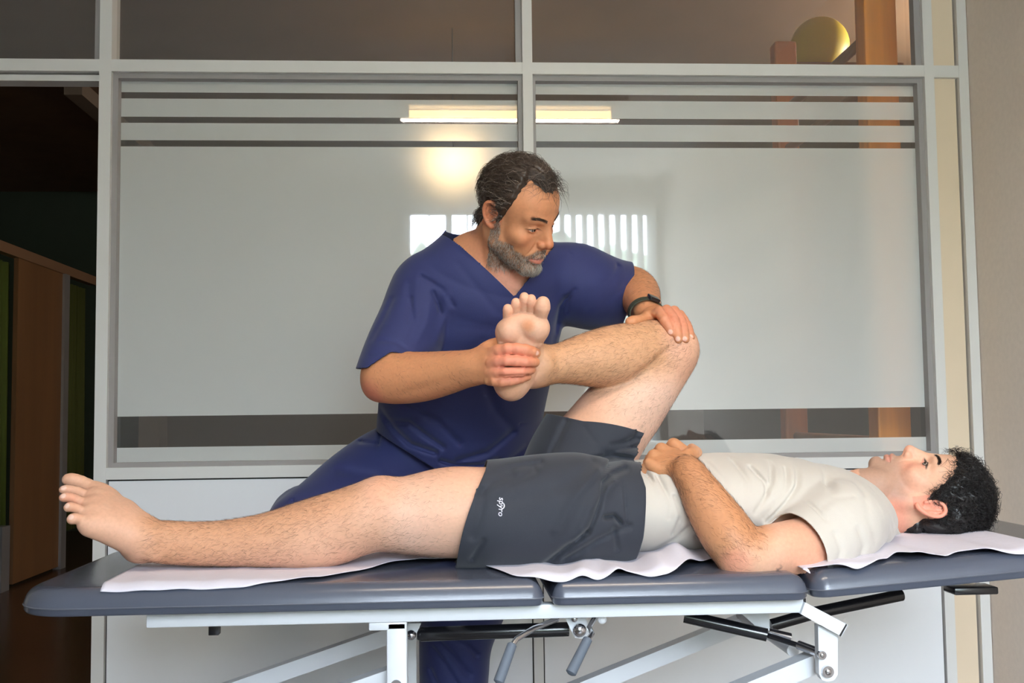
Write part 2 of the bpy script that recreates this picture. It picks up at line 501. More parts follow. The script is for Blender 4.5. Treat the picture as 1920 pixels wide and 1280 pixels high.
def cushion(x0, x1, y0, y1, zb, zt, r, rc, tilt=0, pivot=None, name='cushion'):
    "padded cushion: rounded outline, domed rim, flat base, piped seam"
    nx, prof = 30, []
    # outline of a rounded rectangle; rc = corner radii (front-left, front-right, back-right, back-left)
    def outline(ins):
        pts = []
        cs = [(x0, y0, 180, rc[0]), (x1, y0, 270, rc[1]), (x1, y1, 0, rc[2]), (x0, y1, 90, rc[3])]
        for cx, cy, a0, R in cs:
            sx = 1 if cx == x0 else -1; sy = 1 if cy == y0 else -1
            ox, oy = cx+sx*R, cy+sy*R
            rr = max(R-ins, .002)
            ox2 = ox if R > ins else cx+sx*(ins+.002); oy2 = oy if R > ins else cy+sy*(ins+.002)
            for k in range(9):
                a = math.radians(a0+90*k/8)
                pts.append((ox2+rr*math.cos(a), oy2+rr*math.sin(a)))
        return pts
    prof = [(.012, zb), (.003, zb), (0, zb+.004), (0, zb+.012)]
    hz = zt-(zb+.014)
    for k in range(8):
        a = k/7*math.pi/2
        prof.append((r-r*math.cos(a)-.0015*(k == 0), zb+.014+hz*math.sin(a)*.94))
    for k in range(1, 5):
        prof.append((r+k*.03, zt-.06*hz*(1-k/4)**2))
    bm = bmesh.new()
    rings = []
    for ins, z in prof:
        rings.append([bm.verts.new((x, y-2.22, z)) for x, y in outline(ins)])
    n = len(rings[0])
    for i in range(len(rings)-1):
        for k in range(n):
            bm.faces.new((rings[i][k], rings[i][(k+1) % n], rings[i+1][(k+1) % n], rings[i+1][k]))
    bm.faces.new(rings[0][::-1]); bm.faces.new(rings[-1])
    if tilt:
        M = Matrix.Translation(pivot) @ Matrix.Rotation(-tilt, 4, 'Y') @ Matrix.Translation(-pivot)
        for v in bm.verts: v.co = M @ v.co
    mb = MB(); mb.bm.free(); mb.bm = bm
    o = mb.build(name, M_vinyl, table, True)
    # seam piping
    q = outline(-.0008)
    pts = [Vector((x, y-2.22, zb+.013)) for x, y in q]; pts.append(pts[0])
    if tilt: pts = [M @ p for p in pts]
    MB().tube(pts, .0016, 6, False).build('seam', M_seam, o, True)
    return o
cushion(-.765, .164, TY0, TY1, .778, .826, .035, (.10, .022, .022, .12))
cushion(.180, .645, TY0, TY1, .778, .826, .035, (.022, .03, .03, .022))
HP = Vector((.655, 0, .785))
HT = math.radians(4.2)
cushion(.655, 1.26, TY0+.01, TY1-.01, .778, .826, .035, (.03, .10, .10, .03), HT, HP)

def tbox(name, x0, x1, y0, y1, z0, z1, m, bev=.003):
    return MB().box(x0, x1, y0-2.22, y1-2.22, z0, z1, bev).build(name, m, table, True)
def ttube(name, pts, r, m, seg=16, parent=None, **k):
    return MB().tube([L_(p) for p in pts], r, seg, **k).build(name, m, parent or table, True)
# side rails and cross members
tbox('side_rail', -.538, .644, 1.945, 1.975, .748, .774, M_white)
tbox('side_rail', -.538, .644, 2.485, 2.515, .748, .774, M_white)
for x in (-.50, -.02, .20, .60):
    tbox('cross_member', x, x+.03, 1.975, 2.485, .752, .772, M_white)
tbox('rail_plug', .644, .648, 1.945, 1.975, .748, .774, M_black, 0)
# left vertical plate and block
p0 = P(725, 1170, 1.96); p1 = P(764, 1280, 1.96)
tbox('support_plate', P(692, 1170, 1.96)[0], p1[0], 1.95, 1.99, .733, .748, M_white)
for y in (1.95, 2.47):
    tbox('upright', p0[0], p1[0], y, y+.035, .36, .748, M_white, .004)
MB().tube([L_((P(743, 1284, 1.95)[0], 1.946, P(743, 1284, 1.95)[2])), L_((P(743, 1284, 1.95)[0], 1.955, P(743, 1284, 1.95)[2]))], .010, 20).build('bolt', M_chrome, table, True)
tbox('stop_block', P(393, 1180, 1.99)[0], P(412, 1180, 1.99)[0], 1.98, 2.0, P(400, 1189, 1.99)[2], .75, M_black, .001)
# lower frame: scissor arms and base (reaching the floor)
def arm(a, b, h, y0, y1, name, m=None):
    "square arm from a to b (x, z)"
    d = Vector((b[0]-a[0], 0, b[1]-a[1])); n = Vector((-d.z, 0, d.x)).normalized()*h
    poly = [(a[0]+n.x, a[1]+n.z), (b[0]+n.x, b[1]+n.z), (b[0]-n.x, b[1]-n.z), (a[0]-n.x, a[1]-n.z)]
    mb = MB().prism(poly, y0-2.22, y1-2.22)
    return mb.build(name, m or M_white, table)
pa = P(760, 1258, 2.02); pb = P(640, 1300, 2.02)
for y in (2.0, 2.42):
    sl = (pb[2]-pa[2])/(pb[0]-pa[0])
    arm((pa[0], pa[2]), (-.52, pa[2]+sl*(-.52-pa[0])), .017, y, y+.04, 'lift_arm')
qa = P(1525, 1240, 2.02); qb = P(1420, 1283, 2.02)
for y in (2.0, 2.42):
    sl = (qb[2]-qa[2])/(qb[0]-qa[0])
    arm((qa[0], qa[2]), (.02, qa[2]+sl*(.02-qa[0])), .017, y, y+.04, 'lift_arm')
tbox('base_beam', -.56, -.50, 1.96, 2.50, .03, .42, M_white)
tbox('base_beam', -.04, .64, 1.97, 2.02, .03, .08, M_white)
tbox('base_beam', -.04, .64, 2.44, 2.49, .03, .08, M_white)
tbox('base_beam', -.56, -.04, 1.97, 2.02, .03, .08, M_white)
tbox('base_beam', -.56, -.04, 2.44, 2.49, .03, .08, M_white)
for x in (-.53, .60):
    for y in (1.995, 2.465):
        MB().tube([(x, y-2.22, 0), (x, y-2.22, .035)], .025, 20).build('foot', M_black, table, True)
for y in (1.97, 2.45):
    tbox('upright', .0, .035, y, y+.035, .08, .42, M_white)
tbox('upright', -.13, -.09, 2.43, 2.48, .08, .40, M_white)
# right bracket
def pz(px, py, y): q = P(px, py, y); return (q[0], q[2])
poly = [pz(1531, 1170, 1.96), pz(1568, 1183, 1.96), pz(1568, 1262, 1.96), pz(1562, 1272, 1.96), pz(1550, 1276, 1.96), pz(1538, 1272, 1.96), pz(1533, 1262, 1.96)]
MB().prism(poly, 1.952-2.22, 1.972-2.22).build('support_plate', M_white, table)
MB().prism(poly, 2.46-2.22, 2.48-2.22).build('support_plate', M_white, table)
poly = [pz(1508, 1128, 1.94), pz(1588, 1170, 1.94), pz(1576, 1192, 1.94), pz(1500, 1150, 1.94)]
for y in (1.935, 2.49):
    MB().prism(poly, y-2.22, y+.03-2.22).build('head_rail_arm', M_white, table)
poly = [pz(1588, 1170, 1.93), pz(1590, 1172, 1.93), pz(1578, 1194, 1.93), pz(1575, 1192, 1.93)]
MB().prism(poly, 1.934-2.22, 1.966-2.22).build('rail_plug', M_black, table)
for px, py, r in ((1540, 1227, 8), (1551, 1258, 11)):
    c = P(px, py, 1.95)
    b_ = MB().tube([L_((c[0], 1.944, c[2])), L_((c[0], 1.953, c[2]))], r/F*1.95, 20).build('bolt', M_chrome, table, True)
    MB().ball(L_((c[0], 1.944, c[2])), r/F*1.95*.55, (1, .5, 1)).build('bolt_head', M_chrome, b_, True)
# gas struts
g = ttube('gas_strut', [P(782, 1189, 2.06), P(790, 1189, 2.06), P(1066, 1179, 2.06)], [.009, .0135, .0135], M_black, 24)
c = P(771, 1190, 2.04)
MB().ball(L_(c), .0095).build('ball_joint', M_chrome, table, True)
MB().prism([pz(758, 1168, 2.05), pz(790, 1168, 2.05), pz(782, 1185, 2.05), pz(764, 1198, 2.05)], 2.05-2.22, 2.06-2.22).build('bracket', M_white, table)
MB().prism([pz(1058, 1155, 2.0), pz(1098, 1155, 2.0), pz(1107, 1188, 2.0), pz(1096, 1197, 2.0), pz(1078, 1194, 2.0), pz(1070, 1180, 2.0)], 1.995-2.22, 2.005-2.22).build('bracket', M_white, table)
c = P(1087, 1181, 1.99)
MB().ball(L_(c), .0125, (1, .7, 1)).build('knob', M_chrome, table, True)
c = P(1077, 1160, 1.99)
MB().ball(L_(c), .006, (1, .7, 1)).build('knob', M_chrome, table, True)
c = P(1129, 1160, 1.98)
MB().ball(L_(c), .009, (1, .6, 1)).build('knob', M_white, table, True)
ttube('gas_strut', [P(1283, 1155, 2.10), P(1438, 1190, 2.06)], .0125, M_black, 24)
ttube('strut_rod', [P(1438, 1190, 2.06), P(1498, 1210, 2.02)], .005, M_black, 16)
ttube('strut_end', [P(1498, 1209, 2.02), P(1533, 1222, 1.98)], .0085, M_chrome, 16)
ttube('gas_strut', [P(1445, 1172, 2.20), P(1530, 1148, 2.2), P(1690, 1115, 2.24)], .0125, M_black, 24)
ttube('strut_end', [P(1440, 1184, 2.12), P(1482, 1194, 2.12)], .008, M_chrome, 16)
MB().prism([pz(1390, 1150, 2.08), pz(1443, 1150, 2.08), pz(1443, 1182, 2.08), pz(1420, 1176, 2.08)], 2.08-2.22, 2.09-2.22).build('bracket', M_white, table)
c = P(1478, 1213, 2.1)
MB().tube([L_((c[0], 2.07, c[2])), L_((c[0], 2.44, c[2]))], .012, 20).build('axle', M_white, table, True)
# release levers
def lever(pts, grip):
    l = ttube('release_lever', [P(a, b, y) for a, b, y in pts], .005, M_chrome, 12)
    (a, b, y), (c, d, y2) = grip
    q0, q1 = P(a, b, y), P(c, d, y2)
    e = q0+(q1-q0)*.03; f_ = q0+(q1-q0)*.96
    ttube('grip', [q0, e, f_, q1], [.006, .0085, .0095, .005], M_grip, 16, parent=l)
lever([(1045, 1160, 1.98), (1000, 1178, 1.93), (968, 1198, 1.90), (960, 1210, 1.89)], ((961, 1206, 1.89), (934, 1281, 1.86)))
lever([(1115, 1158, 1.98), (1105, 1176, 1.95), (1110, 1188, 1.93), (1102, 1200, 1.92)], ((1103, 1196, 1.92), (1069, 1264, 1.89)))
c = P(1815, 1106, 2.0)
tbox('stop_knob', c[0]-.035, c[0]+.05, 1.98, 2.03, c[2]-.006, c[2]+.008, M_black)
# ================================================================== surface engine for bodies and cloth
def v3(*a): return np.array(a, dtype=np.float64)
class Grid:
    def __init__(s, lo, hi, res):
        s.lo = np.array(lo, float); s.res = res
        s.n = np.maximum(np.ceil((np.array(hi)-s.lo)/res).astype(int)+1, 4)
        s.d = np.full(s.n, .05, np.float32)
        s.ax = [(s.lo[i]+res*np.arange(s.n[i])).astype(np.float32) for i in range(3)]
    def sub(s, lo, hi):
        a = np.maximum(np.floor((np.array(lo)-s.lo)/s.res).astype(int), 0)
        b = np.minimum(np.ceil((np.array(hi)-s.lo)/s.res).astype(int)+1, s.n)
        if np.any(b <= a): return None
        sl = tuple(slice(a[i], b[i]) for i in range(3))
        X = s.ax[0][sl[0]][:, None, None]; Y = s.ax[1][sl[1]][None, :, None]; Z = s.ax[2][sl[2]][None, None, :]
        return sl, X, Y, Z

class Shape:
    "an implicit surface kept as a list of operations, evaluated on any grid"
    def __init__(s):
        s.ops = []
        s.M = np.eye(3); s.c = np.zeros(3); s.sc = 1.0
    def frame(s, M=None, c=None, sc=1.0):
        s.M = np.eye(3) if M is None else np.array(M, float); s.c = np.zeros(3) if c is None else np.array(c, float); s.sc = sc
    def w(s, p): return s.c+s.sc*(s.M @ np.array(p, float))
    def _add(s, fn, lo, hi, k, mode):
        s.ops.append((fn, np.array(lo, float)-k-.006, np.array(hi, float)+k+.006, k, mode))
    def cone(s, a, b, ra, rb, k=.01, mode='u'):
        a, b = s.w(a), s.w(b); ra *= s.sc; rb *= s.sc; k *= s.sc
        ab = b-a; L2 = max(float(ab@ab), 1e-12)
        def fn(X, Y, Z):
            x = X-a[0]; y = Y-a[1]; z = Z-a[2]
            t = np.clip((x*ab[0]+y*ab[1]+z*ab[2])/L2, 0, 1)
            return np.sqrt((x-t*ab[0])**2+(y-t*ab[1])**2+(z-t*ab[2])**2)-(ra+(rb-ra)*t)
        R = max(ra, rb)
        s._add(fn, np.minimum(a, b)-R, np.maximum(a, b)+R, k, mode)
    def chain(s, pts, rad, k=.004, mode='u', sub=0):
        pts = [np.array(p, float) for p in pts]
        if sub:
            pts, rad = smooth_chain(pts, rad, sub)
        for i in range(len(pts)-1):
            s.cone(pts[i], pts[i+1], rad[i], rad[i+1], k, mode)
    def ell(s, c, r, k=.01, mode='u', R=None):
        "ellipsoid with local rotation R (3x3, columns are its axes)"
        c = s.w(c); r = np.array(r, float)*s.sc; k *= s.sc
        A = s.M @ (np.eye(3) if R is None else R)
        def fn(X, Y, Z):
            x = X-c[0]; y = Y-c[1]; z = Z-c[2]
            u = x*A[0, 0]+y*A[1, 0]+z*A[2, 0]; v = x*A[0, 1]+y*A[1, 1]+z*A[2, 1]; w_ = x*A[0, 2]+y*A[1, 2]+z*A[2, 2]
            k0 = np.sqrt((u/r[0])**2+(v/r[1])**2+(w_/r[2])**2)
            k1 = np.sqrt((u/r[0]**2)**2+(v/r[1]**2)**2+(w_/r[2]**2)**2)+1e-9
            return k0*(k0-1)/k1
        R_ = r.max(); s._add(fn, c-R_, c+R_, k, mode)
    def loft(s, secs, k=.01, mode='u', sub=4):
        "elliptical tube: secs = (point, wide radius, thin radius, wide direction)"
        P_ = [s.w(q[0]) for q in secs]; ra = [q[1]*s.sc for q in secs]; rb = [q[2]*s.sc for q in secs]
        U = [s.M @ np.array(q[3], float) for q in secs]; k *= s.sc
        pts, prm = smooth_chain(P_, [np.concatenate([[ra[i], rb[i]], U[i]]) for i in range(len(P_))], sub)
        pts = np.array(pts); prm = np.array(prm)
        T = np.gradient(pts, axis=0); T /= np.linalg.norm(T, axis=1)[:, None]
        Uu = prm[:, 2:]; Uu = Uu-(Uu*T).sum(1)[:, None]*T; Uu /= np.linalg.norm(Uu, axis=1)[:, None]
        V = np.cross(T, Uu)
        def fn(X, Y, Z):
            best = None
            for i in range(len(pts)-1):
                a, b = pts[i], pts[i+1]; ab = b-a; L2 = ab@ab
                x = X-a[0]; y = Y-a[1]; z = Z-a[2]
                t = np.clip((x*ab[0]+y*ab[1]+z*ab[2])/L2, 0, 1)
                qx = x-t*ab[0]; qy = y-t*ab[1]; qz = z-t*ab[2]
                u_ = Uu[i]; v_ = V[i]; w_ = T[i]
                A = prm[i, 0]+(prm[i+1, 0]-prm[i, 0])*t; B = prm[i, 1]+(prm[i+1, 1]-prm[i, 1])*t
                qu = qx*u_[0]+qy*u_[1]+qz*u_[2]; qv = qx*v_[0]+qy*v_[1]+qz*v_[2]; qw = qx*w_[0]+qy*w_[1]+qz*w_[2]
                m_ = np.minimum(A, B)
                k0 = np.sqrt((qu/A)**2+(qv/B)**2+(qw/m_)**2)
                k1 = np.sqrt((qu/A**2)**2+(qv/B**2)**2+(qw/m_**2)**2)+1e-6
                d = k0*(k0-1)/k1
                best = d if best is None else np.minimum(best, d)
            return best
        R = prm[:, :2].max()
        s._add(fn, pts.min(0)-R, pts.max(0)+R, k, mode)
    def disp(s, fn, lo, hi):
        "adds fn(X,Y,Z) to the distance inside a box"
        s.ops.append((fn, np.array(lo, float), np.array(hi, float), 0, 'disp'))
    def groove(s, pts, width, depth, stretch=(1, 1, 1)):
        "a soft furrow (depth > 0) or ridge (depth < 0) along a polyline; stretch < 1 makes it reach further along that axis"
        pts = [s.w(p) for p in pts]; width *= s.sc; depth *= s.sc
        st = np.array(stretch, float)
        Q = [p*st for p in pts]
        def fn(X, Y, Z):
            best = None
            for a, b in zip(Q[:-1], Q[1:]):
                ab = b-a; L2 = max(ab@ab, 1e-12)
                x = X*st[0]-a[0]; y = Y*st[1]-a[1]; z = Z*st[2]-a[2]
                t = np.clip((x*ab[0]+y*ab[1]+z*ab[2])/L2, 0, 1)
                d = (x-t*ab[0])**2+(y-t*ab[1])**2+(z-t*ab[2])**2
                best = d if best is None else np.minimum(best, d)
            return (depth*np.exp(-best/(width*width))).astype(np.float32)
        a = np.array(pts); m_ = 2.6*width/st
        s.disp(fn, a.min(0)-m_, a.max(0)+m_)
    def eval(s, g):
        for fn, lo, hi, k, mode in s.ops:
            q = g.sub(lo, hi)
            if q is None: continue
            sl, X, Y, Z = q
            d2 = fn(X, Y, Z).astype(np.float32) if mode != 'lambda' else None
            d1 = g.d[sl]
            if mode == 'disp':
                g.d[sl] = d1+d2
            elif mode == 'u':
                if k > 0:
                    h = np.clip(.5+.5*(d1-d2)/k, 0, 1)
                    g.d[sl] = d1+(d2-d1)*h-k*h*(1-h)
                else: g.d[sl] = np.minimum(d1, d2)
            elif mode == 's':
                if k > 0:
                    h = np.clip(.5-.5*(d1+d2)/k, 0, 1)
                    g.d[sl] = d1+(-d2-d1)*h+k*h*(1-h)
                else: g.d[sl] = np.maximum(d1, -d2)
        return g

def smooth_chain(pts, vals, sub):
    pts = [np.array(p, float) for p in pts]; vals = [np.array(v, float) for v in vals]
    n = len(pts); op = []; ov = []
    for i in range(n-1):
        for arr, out in ((pts, op), (vals, ov)):
            p1, p2 = arr[i], arr[i+1]
            p0 = arr[i-1] if i > 0 else 2*p1-p2
            p3 = arr[i+2] if i+2 < n else 2*p2-p1
            for k in range(sub):
                t = k/sub
                out.append(.5*((2*p1)+(-p0+p2)*t+(2*p0-5*p1+4*p2-p3)*t*t+(-p0+3*p1-3*p2+p3)*t**3))
    op.append(pts[-1]); ov.append(vals[-1])
    return op, ov

def surface_nets(g):
    d = g.d; nx, ny, nz = d.shape
    s = d < 0
    c = [s[i:nx-1+i, j:ny-1+j, k:nz-1+k] for i in (0, 1) for j in (0, 1) for k in (0, 1)]
    anyi = c[0].copy(); alli = c[0].copy()
    for a in c[1:]:
        anyi |= a; alli &= a
    act = anyi & ~alli
    I = np.argwhere(act)
    if len(I) == 0: return np.zeros((0, 3)), np.zeros((0, 4), int)
    vid = np.full(act.shape, -1, np.int32); vid[tuple(I.T)] = np.arange(len(I))
    V = np.stack([d[I[:, 0]+i, I[:, 1]+j, I[:, 2]+k] for i in (0, 1) for j in (0, 1) for k in (0, 1)], 1)
    off = np.array([(i, j, k) for i in (0, 1) for j in (0, 1) for k in (0, 1)], float)
    acc = np.zeros((len(I), 3)); cnt = np.zeros(len(I))
    for a in range(8):
        for b in range(a+1, 8):
            if abs(off[a]-off[b]).sum() != 1: continue
            va, vb = V[:, a], V[:, b]
            m = (va < 0) != (vb < 0)
            t = np.where(m, va/(va-vb+1e-20), 0)
            acc += np.where(m[:, None], off[a]+(off[b]-off[a])*t[:, None], 0); cnt += m
    verts = g.lo+(I+acc/cnt[:, None])*g.res
    quads = []
    for ax in range(3):
        sh = [slice(None)]*3; sh2 = [slice(None)]*3
        sh[ax] = slice(0, -1); sh2[ax] = slice(1, None)
        a = s[tuple(sh)]; b = s[tuple(sh2)]
        E = np.argwhere(a != b)
        o1, o2 = (ax+1) % 3, (ax+2) % 3
        E = E[(E[:, o1] > 0) & (E[:, o2] > 0) & (E[:, o1] < d.shape[o1]-1) & (E[:, o2] < d.shape[o2]-1)]
        inside = a[tuple(E.T)]
        e1 = np.zeros(3, int); e1[o1] = 1; e2 = np.zeros(3, int); e2[o2] = 1
        q = np.stack([vid[tuple((E-e1-e2).T)], vid[tuple((E-e2).T)], vid[tuple(E.T)], vid[tuple((E-e1).T)]], 1)
        q[~inside] = q[~inside][:, ::-1]
        quads.append(q)
    return verts, np.concatenate(quads)

def build_shape(shape, boxes, fine=()):
    "coarse boxes plus finer boxes; boxes: (lo, hi, res). Faces inside a finer box come from that box only"
    AV = []; AF = []; n = 0
    allb = list(boxes)+list(fine)
    for bi, (lo, hi, res) in enumerate(allb):
        g = Grid(np.array(lo)-2*res, np.array(hi)+2*res, res)
        shape.eval(g)
        V, Q = surface_nets(g)
        if len(Q) == 0: continue
        cen = V[Q].mean(1)
        keep = np.all((cen >= np.array(lo)-res*.6) & (cen <= np.array(hi)+res*.6), axis=1)
        for (l2, h2, r2) in allb[bi+1:]:
            keep &= ~np.all((cen > np.array(l2)+res*.3) & (cen < np.array(h2)-res*.3), axis=1)
        Q = Q[keep]
        used = np.unique(Q); mp = np.full(len(V), -1); mp[used] = np.arange(len(used))
        AV.append(V[used]); AF.append(mp[Q]+n); n += len(used)
    return np.concatenate(AV), np.concatenate(AF)

def clip_mesh(V, Q, cuts):
    "cuts: functions c(V) > 0 removed, boundary pulled exactly onto c = 0"
    for c in cuts:
        val = c(V)
        fm = val[Q]
        keep = ~np.all(fm > 0, axis=1)
        Q = Q[keep]
        band = np.unique(Q[np.any(val[Q] > 0, axis=1)])
        band = band[val[band] > 0]
        if len(band):
            for _ in range(3):
                p = V[band]; e = 1e-4
                v0 = c(p)
                G = np.stack([(c(p+np.eye(3)[i]*e)-v0)/e for i in range(3)], 1)
                st = (v0/np.maximum((G*G).sum(1), 1e-6))
                st = np.clip(st, -.01, .01)
                V[band] = p-G*st[:, None]
    used = np.unique(Q); mp = np.full(len(V), -1); mp[used] = np.arange(len(used))
    return V[used], mp[Q]

def np_mesh(name, V, Q, origin=(0, 0, 0)):
    me = bpy.data.meshes.new(name)
    V = V-np.array(origin)
    me.vertices.add(len(V)); me.vertices.foreach_set('co', V.astype(np.float32).ravel())
    k = Q.shape[1]
    me.loops.add(len(Q)*k); me.loops.foreach_set('vertex_index', Q.astype(np.int32).ravel())
    me.polygons.add(len(Q)); me.polygons.foreach_set('loop_start', np.arange(0, len(Q)*k, k, dtype=np.int32))
    me.polygons.foreach_set('use_smooth', np.ones(len(Q), bool))
    me.update(calc_edges=True)
    return me

def set_col(me, C):
    a = me.color_attributes.new('Col', 'FLOAT_COLOR', 'POINT')
    C4 = np.concatenate([C, np.ones((len(C), 1))], 1).astype(np.float32)
    a.data.foreach_set('color', C4.ravel())

def lin(r, g, b): return np.array(srgb(r, g, b)[:3])
def sm(x, a, b):
    t = np.clip((x-a)/(b-a), 0, 1); return t*t*(3-2*t)
def segdist(V, pts):
    best = None
    for a, b in zip(pts[:-1], pts[1:]):
        a = np.array(a, float); b = np.array(b, float); ab = b-a
        t = np.clip(((V-a)@ab)/max(ab@ab, 1e-12), 0, 1)
        d = np.linalg.norm(V-a-t[:, None]*ab, axis=1)
        best = d if best is None else np.minimum(best, d)
    return best

def vnoise(V, sc, seed=0):
    "cheap smooth noise, about -1..1"
    x, y, z = (V*sc).T
    return (np.sin(x*1.7+y*2.3+seed)+np.sin(y*1.9-z*2.7+seed*1.3)+np.sin(z*2.1+x*1.3+seed*.7)+np.sin((x+y+z)*3.1+seed*2))/4

def strands_mesh(name, curves, radii, cols, sides=3):
    "curves: array (n, m, 3); radii (n,) ; tapering hair strands in one mesh"
    C = np.array(curves); n, m, _ = C.shape
    T = np.gradient(C, axis=1); T /= (np.linalg.norm(T, axis=2, keepdims=True)+1e-9)
    ref = np.where(np.abs(T[..., 2:3]) < .8, np.array([0, 0, 1.]), np.array([1., 0, 0]))
    A = np.cross(T, ref); A /= (np.linalg.norm(A, axis=2, keepdims=True)+1e-9)
    B = np.cross(T, A)
    prof = (1-np.linspace(0, 1, m)**2*.85)[None, :, None]*np.array(radii)[:, None, None]
    V = np.stack([C+(A*math.cos(2*math.pi*k/sides)+B*math.sin(2*math.pi*k/sides))*prof for k in range(sides)], 2)
    V = V.reshape(-1, 3)
    idx = np.arange(n*m*sides).reshape(n, m, sides)
    q = []
    for k in range(sides):
        k2 = (k+1) % sides
        q.append(np.stack([idx[:, :-1, k], idx[:, :-1, k2], idx[:, 1:, k2], idx[:, 1:, k]], -1).reshape(-1, 4))
    me = np_mesh(name, V, np.concatenate(q))
    if cols is not None:
        set_col(me, np.repeat(np.array(cols), m*sides, axis=0))
    return me
# ================================================================== head, colours, hair
def PZ(px, py, z):
    d = _f+_r*(px-960)/F-_u*(py-640)/F
    return CAM+d*((z-CZ)/d[2])
def px2m(r, y): return r*y/F
def pchain(sh, pts, k=.004, sub=3, grow=0.):
    "limb from measured points: (px, py, depth, radius in px)"
    sh.chain([P(a, b, y) for a, b, y, r in pts], [px2m(r, y)+grow for a, b, y, r in pts], k, 'u', sub)

def add_head(S, R, c, sc, old=False, eye_open=1.0):
    S.frame(R, c, sc)
    S.ell((0, .006, .042), (.075, .092, .083), .01)
    S.ell((0, .034, .040), (.063, .068, .066), .02)
    S.ell((0, .042, -.030), (.0595, .055, .078), .024)
    for s in (-1, 1):
        S.cone((s*.057, .004, -.012), (s*.052, .014, -.062), .017, .016, .02)
        S.cone((s*.052, .014, -.062), (s*.019, .082, -.104), .017, .014, .018)
        S.ell((s*.044, .064, -.026), (.019, .022, .018), .02)
    S.ell((0, .040, -.082), (.044, .050, .028), .025)
    S.ell((0, .0925, -.103), (.020, .0155, .0160), .014)
    S.ell((0, .078, -.058), (.034, .028, .030), .018)
    for s in (-1, 1):
        S.cone((s*.010, .094, .021), (s*.043, .078, .026), .0105, .0095, .014)
        S.ell((s*.033, .104, .001), (.018, .0145, .0115), .012, 's')
        S.ell((s*.032, .0795, .001), (.0155, .0150, .0135), .004)
        S.ell((s*.0320, .0915, -.0008), (.0140, .0085, .0046*eye_open), .0012, 's')
        S.groove([(s*.019, .090, .006), (s*.030, .0945, .0105), (s*.044, .086, .006)], .0018, .0016)
        S.groove([(s*.020, .092, -.009), (s*.031, .093, -.0125), (s*.043, .086, -.008)], .0025, .0014 if old else .0006)
    S.cone((0, .0990, .012), (0, .1185, -.024), .0082, .0092, .010)
    S.cone((0, .091, .012), (0, .103, -.030), .0105, .0130, .012)
    S.ell((0, .1195, -.030), (.0108, .0105, .0095), .007)
    for s in (-1, 1):
        S.ell((s*.0125, .107, -.0345), (.0070, .0100, .0078), .005)
        S.ell((s*.0062, .1125, -.0425), (.0036, .0062, .0042), .002, 's')
        S.groove([(s*.0205, .099, -.035), (s*.027, .094, -.052), (s*.0325, .083, -.070)], .0035, .0030 if old else .0012)
    S.cone((0, .117, -.037), (0, .102, -.046), .0042, .004, .006)
    S.chain([(-.026, .0905, -.0715), (-.013, .1025, -.0685), (-.004, .1065, -.0670), (0, .1062, -.0678), (.004, .1065, -.0670), (.013, .1025, -.0685), (.026, .0905, -.0715)],
            [.0022, .0042, .0050, .0046, .0050, .0042, .0022], .005)
    S.chain([(-.023, .0905, -.0745), (-.011, .1015, -.0785), (0, .1045, -.0795), (.011, .1015, -.0785), (.023, .0905, -.0745)], [.0022, .0052, .0060, .0052, .0022], .005)
    S.chain([(-.027, .0945, -.0735), (-.012, .1075, -.0735), (0, .1115, -.0738), (.012, .1075, -.0735), (.027, .0945, -.0735)], [.0008, .0013, .0013, .0013, .0008], .0015, 's')
    S.groove([(0, .112, -.049), (0, .109, -.062)], .003, .0014)
    S.groove([(-.012, .100, -.0895), (0, .102, -.0900), (.012, .100, -.0895)], .005, .0022)
    if old:
        for z_ in (.050, .062, .074):
            S.groove([(-.035, .088, z_-.002), (0, .100, z_), (.035, .088, z_-.003)], .0018, .0008)
        S.groove([(-.006, .104, .022), (-.005, .104, .034)], .0018, .0010)
        S.groove([(.006, .104, .022), (.005, .104, .034)], .0018, .0010)
    # ears
    for s in (-1, 1):
        S.ell((s*.077, -.006, .004), (.0045, .0145, .025), .006)
        H = [(.0745, .011, .006), (.078, .010, .018), (.082, .001, .0295), (.085, -.011, .0310), (.087, -.0195, .022), (.087, -.0205, .007), (.084, -.014, -.009), (.080, -.004, -.021), (.0765, .004, -.0255)]
        S.chain([(s*x, y, z) for x, y, z in H], [.0030, .0034, .0034, .0036, .0036, .0034, .0036, .0050, .0048], .003, 'u', 3)
        S.chain([(s*.083, -.011, .022), (s*.0845, -.013, .008), (s*.082, -.008, -.005)], [.0026, .0028, .0028], .003, 'u', 2)
        S.cone((s*.0775, .0105, .002), (s*.0785, .0095, -.008), .0042, .0040, .003)
        S.ell((s*.0835, -.001, -.001), (.0058, .0078, .0105), .003, 's')
        S.ell((s*.0845, -.004, .019), (.0035, .0070, .0060), .003, 's')
    S.frame()

